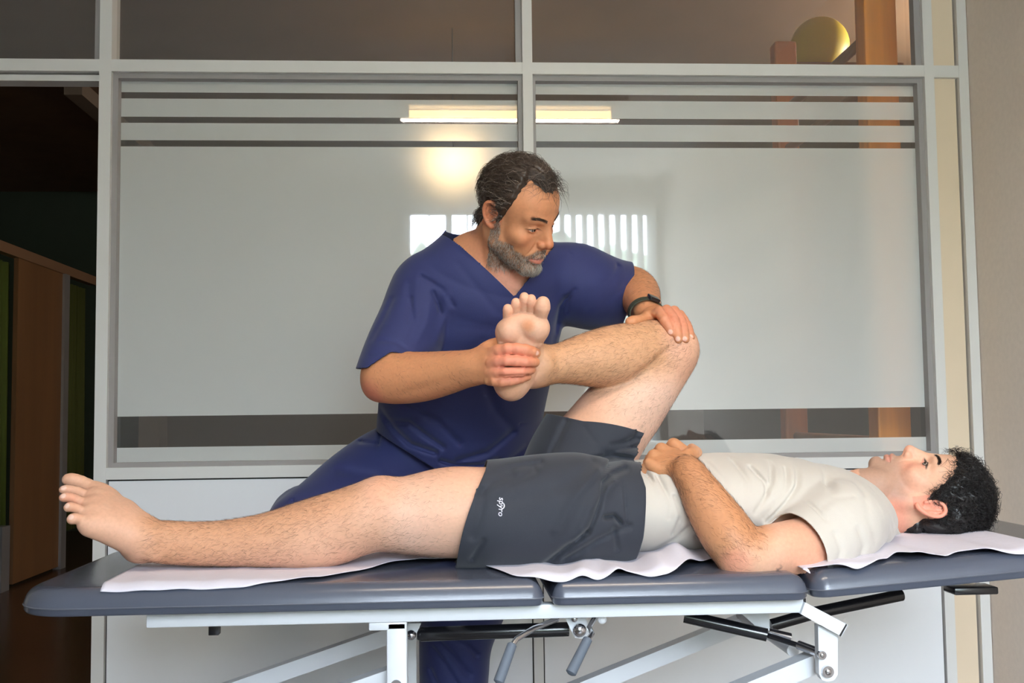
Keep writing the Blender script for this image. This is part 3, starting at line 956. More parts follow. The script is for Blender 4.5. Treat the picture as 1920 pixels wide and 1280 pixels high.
def canon(V, R, c, sc): return ((V-np.array(c)) @ np.array(R))/sc
def hair_mask(q, prof):
    "positive inside the scalp; prof: (angle from the face in degrees, hairline height)"
    a = np.degrees(np.arctan2(np.abs(q[:, 0]), q[:, 1]+.002))
    h = np.interp(a, [p[0] for p in prof], [p[1] for p in prof])
    return q[:, 2]-h
def skin_colour(V, base, red, amt=.05, seed=0):
    n = vnoise(V, 26, seed)*.6+vnoise(V, 70, seed+3)*.4
    n2 = vnoise(V, 12, seed+9)
    C = base[None, :]*(1+amt*n[:, None])
    C = C+(red-base)[None, :]*np.clip(.18+.22*n2, 0, 1)[:, None]*.5
    return C
def mixc(C, col, m): return C+(np.array(col)[None, :]-C)*m[:, None]
def head_colour(C, V, R, c, sc, lip, brow, cheek, nose_red=.35, eo=1.3):
    q = canon(V, R, c, sc)
    x, y, z = q.T; ax = np.abs(x)
    near = (np.abs(z) < .14) & (ax < .1) & (y > -.1) & (y < .14)
    f = near.astype(float)
    m = f*np.exp(-((ax-.042)/.018)**2-((z+.030)/.022)**2)*(y > .03)
    C = mixc(C, cheek, .35*m)
    m = f*np.exp(-((ax)/.016)**2-((z+.033)/.014)**2)*(y > .1)
    C = mixc(C, cheek, nose_red*m)
    m = f*(ax > .068)*(np.abs(y+.006) < .03)*(np.abs(z-.003) < .036)
    C = mixc(C, cheek, .55*m)
    # lips
    zz = -.0735; w_ = np.sqrt(np.clip(1-(ax/.026)**2, 0, 1))
    m = f*(y > .085)*sm(w_, .0, .25)*np.where(z > zz, 1-sm(z-zz, .0065*w_, .0085*w_+.001), 1-sm(zz-z, .009*w_, .0115*w_+.001))
    C = mixc(C, lip, .85*np.clip(m, 0, 1))
    # brows
    bz = .0235+.006*np.sin(np.clip((ax-.012)/.034, 0, 1)*math.pi*.75)
    m = f*(y > .05)*sm(ax, .009, .014)*(1-sm(ax, .044, .050))*(1-sm(np.abs(z-bz), .0015, .0042-.03*np.clip(ax-.03, 0, .1)))
    C = mixc(C, brow, .45*m)
    # lash line
    e_ = np.sqrt(((ax-.032)/.0142)**2+((z+.0008)/(.0046*eo+.0004))**2)
    m = f*(y > .07)*(1-sm(e_, 1.12, 1.38))*sm(z, -.0018, .0010)
    C = mixc(C, brow*.5, .85*m)
    m = f*(y > .07)*(1-sm(e_, 1.1, 1.35))*(z < -.001)
    C = mixc(C, cheek*.75, .5*m)
    return C

def normals_of(V, Q):
    n = np.zeros_like(V)
    fn = np.cross(V[Q[:, 2]]-V[Q[:, 0]], V[Q[:, 3]]-V[Q[:, 1]])
    for k in range(4): np.add.at(n, Q[:, k], fn)
    return n/(np.linalg.norm(n, axis=1, keepdims=True)+1e-12)

def eyes(parent, R, c, sc, gaze, iris_col, org):
    Rm = np.array(R)
    for s in (-1, 1):
        cc = np.array(c)+sc*(Rm @ np.array([s*.032, .0805, .001]))
        g = Rm @ np.array(gaze); g /= np.linalg.norm(g)
        up = np.array([0, 0, 1.]); a = np.cross(g, up); a /= np.linalg.norm(a); b = np.cross(a, g)
        r = .0126*sc
        M = Matrix(((a[0], b[0], g[0]), (a[1], b[1], g[1]), (a[2], b[2], g[2])))
        mb = MB(); q = bmesh.ops.create_uvsphere(mb.bm, u_segments=32, v_segments=24, radius=r)
        for v in q['verts']: v.co = M @ v.co+Vector(cc)
        e = mb.build('eye', M_sclera, parent, True, False); e.location = (-org[0], -org[1], -org[2])
        for nm, rr, off, m in (('iris', .0064*sc, .0004, iris_col), ('pupil', .0028*sc, .0007, M_pupil)):
            bm = bmesh.new(); n = 28
            h = math.sqrt(r*r-rr*rr)
            cv = bm.verts.new(M @ Vector((0, 0, r+off*.8))+Vector(cc))
            ring = [bm.verts.new(M @ Vector((rr*math.cos(2*math.pi*i/n), rr*math.sin(2*math.pi*i/n), h+off))+Vector(cc)) for i in range(n)]
            for i in range(n): bm.faces.new((cv, ring[i], ring[(i+1) % n]))
            mb = MB(); mb.bm.free(); mb.bm = bm
            mb.build(nm, m, e, True, False)

M_sclera = mat('sclera', srgb(180, 164, 154), .4, spec=.3)
M_iris = mat('iris_brown', srgb(46, 30, 20), .35, spec=.4)
M_pupil = mat('pupil', (.004, .004, .004, 1), .15)
M_skin = mat('skin', srgb(220, 170, 140), .52, attr='Col', sss=.12, spec=.35, noise=(160, .05), bump=(520, .22, .0008))
M_hair = mat('hair', srgb(40, 30, 24), .42, attr='Col', spec=.5)

def lod_mesh(shape, boxes, fine): return build_shape(shape, boxes, fine)

def body_hair(name, V, N, mask, n, lmin, lmax, col, parent, flow, seed, rad=.00012):
    "short fine hairs lying on the skin"
    rng = np.random.default_rng(seed)
    w_ = mask*VAREA; w_ = w_/w_.sum(); idx = rng.choice(len(V), n, p=w_)
    p = V[idx]+rng.normal(0, .0012, (n, 3)); nn = N[idx]
    p -= nn*((p-V[idx])*nn).sum(1, keepdims=True)
    fl = flow(V[idx]); fl = fl-nn*(fl*nn).sum(1, keepdims=True)
    fl /= np.linalg.norm(fl, axis=1, keepdims=True)+1e-9
    fl += rng.normal(0, .45, (n, 3)); fl -= nn*(fl*nn).sum(1, keepdims=True)
    fl /= np.linalg.norm(fl, axis=1, keepdims=True)+1e-9
    L = rng.uniform(lmin, lmax, n)[:, None, None]
    t = np.linspace(0, 1, 4)[None, :, None]
    C = p[:, None, :]+fl[:, None, :]*L*t+nn[:, None, :]*L*(.28*t-.10*t*t)
    side = np.cross(nn, fl); C += side[:, None, :]*(rng.normal(0, .18, (n, 1, 1))*L*t*t)
    me = strands_mesh(name, C, np.full(n, rad), np.repeat(np.array(col)[None], n, 0), 3)
    return link(name, me, parent, M_hair)

def hair_strands(name, roots, dirs, nrm, lens, curl, freq, gravity, rad, cols, parent, seed, m=9, lift=.5):
    rng = np.random.default_rng(seed); n = len(roots)
    t = np.linspace(0, 1, m)[None, :, None]
    d = dirs/(np.linalg.norm(dirs, axis=1, keepdims=True)+1e-9)
    side = np.cross(nrm, d); side /= np.linalg.norm(side, axis=1, keepdims=True)+1e-9
    L = lens[:, None, None]
    C = roots[:, None, :]+d[:, None, :]*L*t+nrm[:, None, :]*L*lift*(t-t*t*.9)+np.array(gravity)[None, None, :]*L*t*t
    ph = rng.uniform(0, 6.28, n)[:, None, None]+vnoise(roots, 60, seed)[:, None, None]*3
    fr = freq*(1+rng.normal(0, .2, n))[:, None, None]
    A = (curl*rng.uniform(.4, 1.3, n))[:, None, None]
    C = C+side[:, None, :]*A*(np.sin(ph+fr*t)-np.sin(ph))*np.minimum(t*2, 1)+nrm[:, None, :]*A*.8*(np.cos(ph+fr*t)-np.cos(ph))*np.minimum(t*2, 1)
    me = strands_mesh(name, C, rad, cols, 3)
    return link(name, me, parent, M_hair)

def vert_areas(V, Q):
    global VAREA
    a = .5*np.linalg.norm(np.cross(V[Q[:, 2]]-V[Q[:, 0]], V[Q[:, 3]]-V[Q[:, 1]]), axis=1)
    VAREA = np.zeros(len(V)); 
    for k in range(4): np.add.at(VAREA, Q[:, k], a/4)
def plane_cut(p, n, region=None):
    p = np.array(p, float); n = np.array(n, float); n = n/np.linalg.norm(n)
    if region is None: return lambda V: (V-p) @ n
    return lambda V: np.minimum((V-p) @ n, region(V))
def sphere_region(c, r): c = np.array(c, float); return lambda V: r-np.linalg.norm(V-c, axis=1)
def nrm3(a, b, c):
    a, b, c = np.array(a), np.array(b), np.array(c); n = np.cross(b-a, c-a); return n/np.linalg.norm(n)
def wrinkle(S, lo, hi, amp, freq, seed=0):
    f = np.array(freq, float)
    def fn(X, Y, Z):
        a = X*f[0]; b = Y*f[1]; c = Z*f[2]
        return (amp*(np.sin(a+1.7*np.sin(b*.7+seed)+c*.6)+.6*np.sin(c*1.3+1.3*np.sin(a*.8+seed*2)+b*.9))*.6).astype(np.float32)
    S.disp(fn, lo, hi)
def px_grooves(S, L, stretch=(1, .12, 1), gain=1.5, ws=1.0):
    for pts, y, w_, d in L:
        S.groove([P(a, b, y) for a, b in pts], w_*ws, d*gain, stretch)
def cloth(name, S, boxes, cuts, m, parent, origin, thick=.0022):
    V, Q = build_shape(S, boxes)
    V, Q = clip_mesh(V, Q, cuts)
    me = np_mesh(name, V, Q, origin)
    o = link(name, me, parent, m)
    md = o.modifiers.new('thick', 'SOLIDIFY'); md.thickness = thick; md.offset = -1
    return o, V, Q
def hair_cap(name, V, Q, N, mask, thick, nsc, namp, col, parent, seed):
    keep = np.any(mask[Q] > 0, axis=1)
    Qk = Q[keep]; used = np.unique(Qk); mp = np.full(len(V), -1); mp[used] = np.arange(len(used))
    v = V[used]; n = N[used]; m_ = mask[used]
    d = thick*sm(m_, -.002, .026)*(1+namp*vnoise(v, nsc, seed)+.6*namp*vnoise(v, nsc*2.3, seed+5))-.001*(m_ <= 0)
    me = np_mesh(name, v+n*d[:, None], mp[Qk])
    cc = col[None, :]*(1+.25*vnoise(v, 150, seed))[:, None]
    set_col(me, np.clip(cc, 0, 1))
    return link(name, me, parent, M_hair)
# ================================================================== the lying man
man = thing('person', 'person lying on his back in pale t-shirt and charcoal shorts, barefoot, one knee raised', 'person', (.2, 2.22, .826))
MO = (.2, 2.22, .826)
HR = [[0.3667, -0.0582, 0.9239], [0.9294, -0.0204, -0.3666], [0.0406, 0.9931, 0.0466]]
HC, HS = [1.0171, 2.24, 0.9184], 0.9472
B = Shape()
def zt(px, py, y): return P(px, py, y)[2]
# torso
T_SEC = []
for px, top, wy, yc in ((1075, 888, .165, 2.24), (1130, 880, .160, 2.24), (1215, 872, .155, 2.24), (1310, 862, .160, 2.24), (1400, 860, .168, 2.25), (1480, 868, .175, 2.26), (1550, 893, .165, 2.27), (1600, 925, .120, 2.28)):
    t = zt(px, top, yc); X = P(px, 950, yc)[0]
    lowz = .838+max(0, X-.66)*.07
    T_SEC.append([(X, yc, (t+lowz)/2), wy, (t-lowz)/2, (0, 1, 0)])
B.loft(T_SEC, .02, sub=2)
# neck
nb = P(1598, 962, 2.27)
B.cone(nb, np.array(HC)+HS*(np.array(HR) @ np.array([0, -.012, -.045])), .060, .054, .03)
B.frame(HR, HC, HS)
B.cone((0, .040, -.088), (0, .012, -.150), .018, .020, .02)
B.frame()
B.chain([P(1648, 908, 2.235), P(1615, 915, 2.25), P(1590, 925, 2.27)], [.034, .034, .04], .03)
add_head(B, HR, HC, HS, eye_open=1.3)
# near arm (left)
LA = [(1580, 990, 2.085, 58), (1520, 1022, 2.045, 54), (1460, 1034, 2.01, 50), (1412, 1040, 1.99, 45), (1388, 1044, 1.985, 39)]
pchain(B, LA, .012)
FA = [(1392, 1042, 1.985, 38), (1365, 1003, 2.00, 46), (1330, 950, 2.04, 40), (1303, 905, 2.08, 30), (1287, 880, 2.11, 26)]
pchain(B, FA, .014)
B.ell(P(1385, 1052, 1.985), (.030, .026, .028), .02)
# near hand: resting on the belly
def fing(S, pts, k=.003): pchain(S, pts, k, 2)
hb = [P(1283, 877, 2.115), P(1262, 862, 2.145)]
hw = (.55, .71, .43)
B.loft([(P(1290, 882, 2.112), .029, .020, hw), (P(1274, 874, 2.132), .034, .018, hw), (P(1256, 864, 2.155), .040, .0155, hw), (P(1242, 854, 2.178), .041, .0120, hw)], .012, sub=2)
KN = [(1262, 832, 2.215), (1239, 841, 2.195), (1225, 853, 2.175), (1217, 868, 2.15)]
for (a, b, y), r in zip(KN, (10.5, 10.5, 10, 8.5)):
    fing(B, [(a+24, b+16, y-.018, r*1.0), (a+6, b+5, y-.004, r*1.0), (a, b, y, r)], .008)
    fing(B, [(a, b, y, r*.98), (a-10, b+14, y+.012, r*.92), (a-3, b+30, y+.022, r*.85)], .002)
fing(B, [(1275, 872, 2.14, 12), (1290, 853, 2.165, 11), (1299, 846, 2.19, 10), (1297, 840, 2.215, 9)], .006)
# far arm (right), mostly behind the torso, its hand under the other
pchain(B, [(1585, 950, 2.45, 50), (1480, 985, 2.50, 44), (1400, 985, 2.50, 40)], .012)
pchain(B, [(1400, 985, 2.50, 38), (1350, 930, 2.42, 38), (1312, 880, 2.33, 26)], .012)
B.loft([(P(1312, 876, 2.32), .028, .017, (0, 1, -.2)), (P(1297, 860, 2.28), .036, .015, (0, 1, -.2)), (P(1283, 852, 2.24), .036, .014, (0, 1, -.2))], .012, sub=2)
for i in range(4):
    y = 2.235+.02*i-.03
    fing(B, [(1295, 858, y+.02, 10), (1306-i*4, 848+i, y-.005, 9.5), (1296-i*3, 858+i, y-.04, 8)], .005)
# left leg (near, straight)
LEG = [(1075, 950, 2.13, 92), (985, 958, 2.12, 86), (900, 961, 2.10, 80), (850, 963, 2.10, 76), (790, 966, 2.095, 70), (740, 965, 2.09, 65), (700, 966, 2.09, 62), (655, 980, 2.09, 61), (605, 994, 2.09, 60), (560, 1003, 2.09, 55), (500, 1012, 2.09, 46), (440, 1017, 2.09, 40), (380, 1019, 2.09, 37), (325, 1017, 2.09, 36), (290, 1014, 2.09, 34)]
pchain(B, LEG, .01, 3)
B.ell(P(712, 938, 2.085), (.030, .040, .038), .03)                 # kneecap
B.ell(P(660, 958, 2.085), (.022, .024, .022), .03)
B.ell(P(590, 1010, 2.10), (.085, .055, .045), .03)                # calf
B.ell(P(842, 955, 2.10), (.10, .078, .075), .03)
# left foot
B.ell(P(262, 1020, 2.10), (.036, .032, .036), .02)                # heel
B.ell(P(287, 1036, 2.062), (.013, .010, .013), .016)              # ankle bone
B.groove([P(255, 985, 2.05), P(262, 1035, 2.05)], .010, .002)
MT = [((200, 938, 2.125), (176, 918, 2.135)), ((196, 945, 2.105), (169, 932, 2.105)), ((194, 955, 2.085), (163, 947, 2.08)), ((194, 967, 2.07), (160, 963, 2.058)), ((198, 982, 2.06), (158, 981, 2.042))]
for i, (m1, m2) in enumerate(MT):
    r = [.0165, .0135, .013, .0125, .0125][i]
    B.chain([P(268, 992+5*i, 2.10-.006*i), P(*m1), P(*m2)], [.028, r+.006, r], .014, 'u', 2)
B.cone(P(262, 1022, 2.08), P(168, 992, 2.045), .022, .0125, .02)
B.cone(P(262, 1010, 2.12), P(185, 945, 2.14), .026, .016, .02)
B.cone(P(262, 1012, 2.10), P(180, 960, 2.09), .030, .016, .02)
TOES = [[(176, 918, 2.135, 14.5), (152, 904, 2.135, 12), (134, 900, 2.132, 12.5), (127, 899, 2.130, 10)],
        [(168, 932, 2.105, 10), (145, 921, 2.10, 8.5), (126, 918, 2.095, 8.5), (118, 918, 2.092, 7)],
        [(162, 947, 2.08, 9.5), (142, 936, 2.075, 8.5), (126, 932, 2.068, 8.5), (118, 933, 2.064, 7)],
        [(160, 962, 2.058, 9), (144, 953, 2.052, 8.2), (132, 950, 2.046, 8.5), (127, 952, 2.044, 7)],
        [(160, 980, 2.042, 10), (148, 973, 2.036, 9), (138, 972, 2.030, 9.5), (134, 974, 2.028, 8)]]
for t in TOES: pchain(B, t, .0025, 2)
# right leg (far), raised: thigh up, shin back to the therapist's hand
RT = [(1075, 905, 2.33, 92), (1105, 855, 2.34, 82), (1140, 803, 2.35, 74), (1172, 763, 2.36, 70), (1205, 722, 2.36, 63), (1238, 684, 2.36, 54), (1256, 656, 2.355, 48)]
pchain(B, RT, .012, 3)
B.ell(P(1266, 652, 2.345), (.047, .044, .052), .03)
RS = [(1252, 647, 2.35, 45), (1222, 650, 2.34, 49), (1190, 659, 2.33, 54), (1155, 668, 2.32, 58), (1120, 672, 2.305, 53), (1085, 676, 2.29, 44), (1050, 681, 2.275, 36), (1022, 684, 2.265, 34), (1000, 686, 2.26, 31)]
pchain(B, RS, .006, 3)
B.groove([P(1252, 655, 2.28), P(1215, 688, 2.27), P(1175, 716, 2.26), P(1120, 730, 2.26)], .006, .006, (1, .35, 1))
B.ell(P(1022, 683, 2.225), (.014, .014, .017), .02)               # ankle bone
# right foot, sole to the camera
heel = P(958, 716, 2.205)
B.ell(heel, (.033, .034, .038), .012)
B.cone(P(962, 708, 2.215), P(1000, 686, 2.26), .033, .034, .03)
B.cone(P(966, 700, 2.20), P(985, 640, 2.185), .031, .026, .02)     # instep
B.cone(P(950, 700, 2.20), P(950, 632, 2.175), .020, .018, .02)     # outer edge
B.cone(P(1000, 688, 2.26), P(985, 640, 2.215), .034, .026, .03)
B.cone(P(990, 650, 2.22), P(1000, 625, 2.20), .025, .020, .02)
BALL = [(1007, 612, 2.155), (990, 606, 2.155), (975, 606, 2.157), (960, 610, 2.16), (948, 618, 2.165)]
for i, (a, b, y) in enumerate(BALL):
    r = [20, 17, 16, 15.5, 15][i]
    pchain(B, [(982-3*i, 655, 2.195, 22), (a, b+8, y+.012, r*.95), (a, b-2, y+.006, r)], .012, 2)
B.ell(P(1006, 616, 2.150), (.022, .016, .022), .012)
B.ell(P(955, 622, 2.156), (.018, .014, .020), .012)
TO2 = [[(1010, 603, 2.165, 15), (1014, 588, 2.15, 14), (1017, 576, 2.138, 15.5), (1018, 568, 2.135, 13.5)],
       [(993, 597, 2.168, 10), (995, 583, 2.158, 8), (996, 566, 2.142, 9.8), (996, 560, 2.140, 9)],
       [(979, 597, 2.168, 9.5), (981, 580, 2.160, 7.5), (983, 562, 2.144, 9.6), (983, 556, 2.142, 8.8)],
       [(965, 601, 2.170, 9.5), (966, 588, 2.163, 7.5), (967, 571, 2.150, 9), (967, 566, 2.148, 8.2)],
       [(951, 609, 2.175, 10), (951, 597, 2.168, 8.5), (952, 582, 2.155, 9.6), (952, 578, 2.153, 8.8)]]
for t in TO2: pchain(B, [(a, b, y, r*.97) for a, b, y, r in t], .0012, 2)
for (a, b, c_) in (((938, 640), (975, 644), (1015, 655)), ((940, 647), (970, 652), (1012, 664)), ((975, 632), (1000, 645), (1016, 643))):
    B.groove([P(a[0], a[1], 2.165), P(b[0], b[1], 2.165), P(c_[0], c_[1], 2.17)], .0018, .0014, (1, .3, 1))
lo = P(95, 1060, 2.3)
XB = (-.86, 1.90, .815); XE = (1.28, 2.62, 1.40)
hb0 = (.905, 2.10, .82); hb1 = (1.17, 2.37, 1.08)
def around(c, r): c = np.array(c); return (tuple(c-r), tuple(c+r))
f1 = around(P(1255, 860, 2.17), .075)
f2 = (tuple(P(225, 1060, 2.0)-np.array([.15, 0, 0.02])), tuple(P(225, 880, 2.17)+np.array([.02, 0, .0])))
f3 = (tuple(P(915, 765, 2.10)), tuple(P(1040, 540, 2.27)))
PV, PQ = build_shape(B, [((-.84, 1.90, .815), (.42, 2.47, 1.12), .0034), ((.42, 1.90, .815), (1.22, 2.62, 1.12), .0034), ((.02, 2.10, 1.12), (.70, 2.47, 1.42), .0034)],
                     [(hb0, hb1, .0014), (f1[0], f1[1], .0015), (f2[0], f2[1], .0016), (f3[0], f3[1], .0013)])
PN = normals_of(PV, PQ)
vert_areas(PV, PQ)
base = lin(218, 170, 142); red = lin(208, 134, 110)
PC = skin_colour(PV, base, red, .05, 1)
# thighs kept out of the sun are paler, shins and forearms browner
for pts, col, rr, am in (([P(1120, 860, 2.35), P(1200, 740, 2.36)], lin(236, 206, 190), .10, .7), ([P(880, 965, 2.10), P(780, 975, 2.09)], lin(236, 200, 182), .09, .6),
                         ([P(1200, 655, 2.32), P(1050, 680, 2.27)], lin(200, 148, 106), .09, .75), ([P(640, 960, 2.09), P(330, 1000, 2.09)], lin(206, 150, 112), .08, .7),
                         ([P(1370, 1000, 2.0), P(1250, 850, 2.17)], lin(188, 128, 86), .085, .9),
                         ([P(1470, 1040, 2.0), P(1540, 1020, 2.0)], lin(218, 156, 128), .06, .8)):
    d = segdist(PV, pts); PC = mixc(PC, col, am*(1-sm(d, rr*.55, rr*1.15)))
for pt, rr, col, am in ((P(1380, 1058, 1.95), .032, lin(222, 140, 118), .45), (P(985, 640, 2.15), .030, lin(224, 178, 150), .6), (P(988, 610, 2.13), .018, lin(214, 142, 100), .75), (P(960, 735, 2.17), .026, lin(222, 164, 128), .6),
                        (P(1270, 640, 2.30), .045, lin(224, 168, 142), .5), (P(122, 935, 2.06), .03, lin(222, 150, 122), .5), (P(722, 925, 2.05), .04, lin(224, 160, 130), .4)):
    d = np.linalg.norm(PV-pt, axis=1); PC = mixc(PC, col, am*(1-sm(d, rr*.4, rr*1.3)))
for t in TO2:
    a, b, y, r = t[2]; d = np.linalg.norm(PV-P(a, b, y-.005), axis=1); PC = mixc(PC, lin(232, 170, 140), .6*(1-sm(d, .008, .018)))
# toe and finger nails
def nail(C, V, p, r, col=(238, 205, 190)):
    d = np.linalg.norm(V-np.array(p), axis=1); return mixc(C, lin(*col), .75*(1-sm(d, r*.75, r)))
for (a, b, y) in ((119, 914, 2.086), (118, 929, 2.058), (125, 947, 2.037), (133, 969, 2.021)):
    PC = nail(PC, PV, P(a, b, y), .0058)
PC = head_colour(PC, PV, HR, HC, HS, lin(204, 142, 124), lin(44, 32, 26), lin(222, 140, 118), .45)
q = canon(PV, HR, HC, HS)
nk = (q[:, 2] < -.03)*(q[:, 2] > -.22)*(q[:, 1] < .05)*(np.abs(q[:, 0]) < .1)
PC = mixc(PC, lin(216, 134, 114), .55*nk*(1-sm(q[:, 1], .0, .05))*(sm(-q[:, 2], .03, .06)))
stub = ((np.abs(q[:, 0]) < .09)*(q[:, 1] > .0)*(q[:, 1] < .13)*(q[:, 2] > -.14)).astype(float)
stub *= (1-sm(q[:, 2], -.066+.25*np.clip(np.abs(q[:, 0])-.028, 0, 1), -.036+.25*np.clip(np.abs(q[:, 0])-.028, 0, 1)))*sm(q[:, 1], .0, .03)
PC = mixc(PC, lin(142, 116, 102), .58*np.clip(stub, 0, 1))
PC = head_colour(PC, PV, HR, HC, HS, lin(200, 138, 120), lin(44, 32, 26), lin(222, 140, 118), .0)
# small tattoo above the elbow
for seg in ([(1449, 1074), (1455, 1067), (1452, 1063)], [(1455, 1067), (1462, 1062), (1459, 1057)], [(1447, 1072), (1452, 1076)]):
    d = segdist(PV*np.array([1, .15, 1]), [P(a, b, 1.965)*np.array([1, .15, 1]) for a, b in seg])
    PC = mixc(PC, lin(60, 52, 60), .85*(1-sm(d, .0012, .0028))*(PV[:, 1] < 1.99))
me = np_mesh('body', PV, PQ, MO)
set_col(me, np.clip(PC, 0, 1))
body = link('body', me, man, M_skin)

# body hair on legs and near forearm
def limb_mask(V, pts, r): return 1-sm(segdist(V, pts), r*.9, r*1.2)
fr = (PN[:, 1] < .35)
m_sh = limb_mask(PV, [P(1235, 650, 2.34), P(1060, 678, 2.28)], .07)*fr
m_th = limb_mask(PV, [P(1160, 780, 2.35), P(1250, 680, 2.35)], .085)*fr*.45
m_l = limb_mask(PV, [P(600, 990, 2.09), P(330, 1015, 2.09)], .065)*fr+limb_mask(PV, [P(840, 960, 2.1), P(640, 975, 2.09)], .08)*fr*.5
m_f = limb_mask(PV, [P(1385, 1025, 1.99), P(1295, 890, 2.1)], .055)*fr
def shift(o): o.location = (-MO[0], -MO[1], -MO[2]); return o
shift(body_hair('leg_hair', PV, PN, m_sh+m_th, 3600, .006, .015, lin(96, 70, 52), man, lambda v: np.tile([-1., 0, -.35], (len(v), 1)), 11))
shift(body_hair('leg_hair', PV, PN, m_l, 3600, .006, .014, lin(100, 74, 56), man, lambda v: np.tile([-1., -.2, -.3], (len(v), 1)), 12))
shift(body_hair('arm_hair', PV, PN, m_f, 1900, .007, .016, lin(84, 58, 42), man, lambda v: np.tile([-.8, -.1, .5], (len(v), 1)), 13))

# hair
prof = [(0, .066), (25, .066), (42, .054), (55, .032), (66, .008), (76, -.004), (84, .034), (104, .034), (118, -.010), (140, -.052), (180, -.060)]
q = canon(PV, HR, HC, HS); inhead = (np.abs(q).max(1) < .17)*(np.linalg.norm(q-np.array([0, 0, .03]), axis=1) < .15)*(np.abs(q[:, 0]) < .0765)
hm = np.where(inhead > 0, hair_mask(q, prof)+.005*vnoise(PV, 130, 2), -1)
black = lin(30, 26, 26)
shift(hair_cap('hair', PV, PQ, PN, hm, .008, 62, .55, black, man, 3))
hobj = man.children[-1]
rng = np.random.default_rng(5)
def pick(mask, n, bias=None):
    p = mask/mask.sum(); return rng.choice(len(mask), n, p=p)
Rm = np.array(HR)
wgt = (hm > .002)*1.0
ix = pick(wgt*VAREA, 6500)
qq = q[ix]; rt = PV[ix]+PN[ix]*.004
dn = np.stack([qq[:, 0]*2+rng.normal(0, .5, len(ix)), rng.normal(-.2, .6, len(ix)), .3+rng.normal(0, .6, len(ix))], 1)
dw = dn @ Rm.T; dw -= PN[ix]*(dw*PN[ix]).sum(1, keepdims=True)
top = np.maximum(sm(qq[:, 2], .02, .10), sm(qq[:, 1], .0, .06))
lens = (.014+.022*top)*rng.uniform(.6, 1.2, len(ix))
cols = np.array([black])*rng.uniform(.5, 1.9, (len(ix), 1))
hs = hair_strands('hair_strands', rt, dw, PN[ix], lens, .0052*(.45+top), 8, (0, 0, -.12), np.full(len(ix), .00055), cols, hobj, 8, lift=.7)
hs.location = (0, 0, 0)
# eyebrows
def brow_strands(V, N, Rr, c, sc, n, col, parent, seed, ln=.009, sg=1):
    q = canon(V, Rr, c, sc); ax = np.abs(q[:, 0])
    bz = .0235+.006*np.sin(np.clip((ax-.012)/.034, 0, 1)*math.pi*.75)
    m_ = (q[:, 1] > .05)*(q[:, 0]*sg > .011)*(ax < .047)*(np.abs(q[:, 2]-bz) < .0030)*1.0
    r_ = np.random.default_rng(seed); ix = r_.choice(len(V), n, p=m_/m_.sum())
    s_ = np.sign(q[ix, 0])
    d = np.stack([s_*1.0, r_.normal(-.1, .2, n), .25+r_.normal(0, .25, n)], 1) @ np.array(Rr).T
    d -= N[ix]*(d*N[ix]).sum(1, keepdims=True)
    return hair_strands('eyebrow', V[ix], d, N[ix], ln*r_.uniform(.6, 1.2, n), .0004, 3, (0, 0, 0), np.full(n, .00028), np.array([col])*r_.uniform(.6, 1.6, (n, 1)), parent, seed, 5, .25)
for sg in (-1, 1):
    shift(brow_strands(PV, PN, HR, HC, HS, 170, black, man, 21, .009, sg))
eyes(man, HR, HC, HS, (-.55, 1, -.10), M_iris, MO)
# ---------------------------------------------------------------- t-shirt
M_shirt = mat('shirt_knit', srgb(196, 187, 177), .85, sheen=.2, bump=(900, .25, .0012), noise=(5, .02))
TS = Shape()
T2 = [[q[0], q[1]+.014, q[2]+.013, q[3]] for q in T_SEC]
T2[0][1] += .004
TS.loft(T2, .02, sub=2)
TS.cone(nb, np.array(HC)+HS*(np.array(HR) @ np.array([0, -.012, -.045])), .078, .068, .03)
pchain(TS, [(1640, 985, 2.16, 38), (1600, 975, 2.11, 52), (1572, 988, 2.08, 70), (1530, 1018, 2.05, 61), (1480, 1030, 2.02, 57)], .03)
pchain(TS, [(1600, 945, 2.42, 56), (1560, 955, 2.46, 60), (1480, 985, 2.50, 56)], .03)
TS.ell(P(1560, 940, 2.24), (.10, .16, .065), .03)
px_grooves(TS, [
    ([(1411, 877), (1428, 903), (1426, 922), (1400, 955)], 2.12, .0065, .0050),
    ([(1454, 868), (1438, 905), (1403, 958)], 2.12, .0065, .0050),
    ([(1478, 880), (1462, 915), (1420, 965)], 2.12, .007, .0035),
    ([(1506, 880), (1492, 910), (1433, 975)], 2.10, .0060, .0050),
    ([(1560, 888), (1548, 912), (1510, 945), (1480, 966)], 2.10, .0080, .0042),
    ([(1523, 945), (1530, 957), (1537, 970)], 2.02, .0060, .0028),
    ([(1582, 927), (1546, 931), (1518, 948)], 2.08, .0070, .0050),
    ([(1198, 868), (1217, 898), (1220, 941), (1208, 983)], 2.14, .0060, .0045),
    ([(1212, 885), (1232, 915), (1236, 950), (1228, 985)], 2.14, .0060, .0035),
    ([(1234, 894), (1250, 941), (1246, 966)], 2.12, .0065, .0045),
    ([(1262, 930), (1272, 965), (1262, 1000)], 2.10, .0070, .0040),
    ([(1296, 980), (1270, 1012), (1238, 1043)], 2.09, .0085, .0045),
    ([(1310, 1005), (1322, 1030)], 2.09, .008, .004),
    ([(1610, 915), (1600, 960), (1615, 1005)], 2.08, .012, .0025),
    ([(1560, 1000), (1570, 1030), (1560, 1060)], 2.0, .010, .0025),
    ([(1600, 990), (1612, 1020), (1605, 1045)], 2.02, .010, .0025),
    ([(1650, 985), (1660, 1010), (1655, 1025)], 2.12, .006, .0025),
    ([(1330, 870), (1345, 900), (1340, 940)], 2.14, .010, .003), ([(1380, 862), (1390, 900), (1375, 940)], 2.14, .008, .0035),
    ([(1620, 915), (1640, 950), (1665, 990)], 2.14, .006, .0025)], ws=.75, gain=2.0)
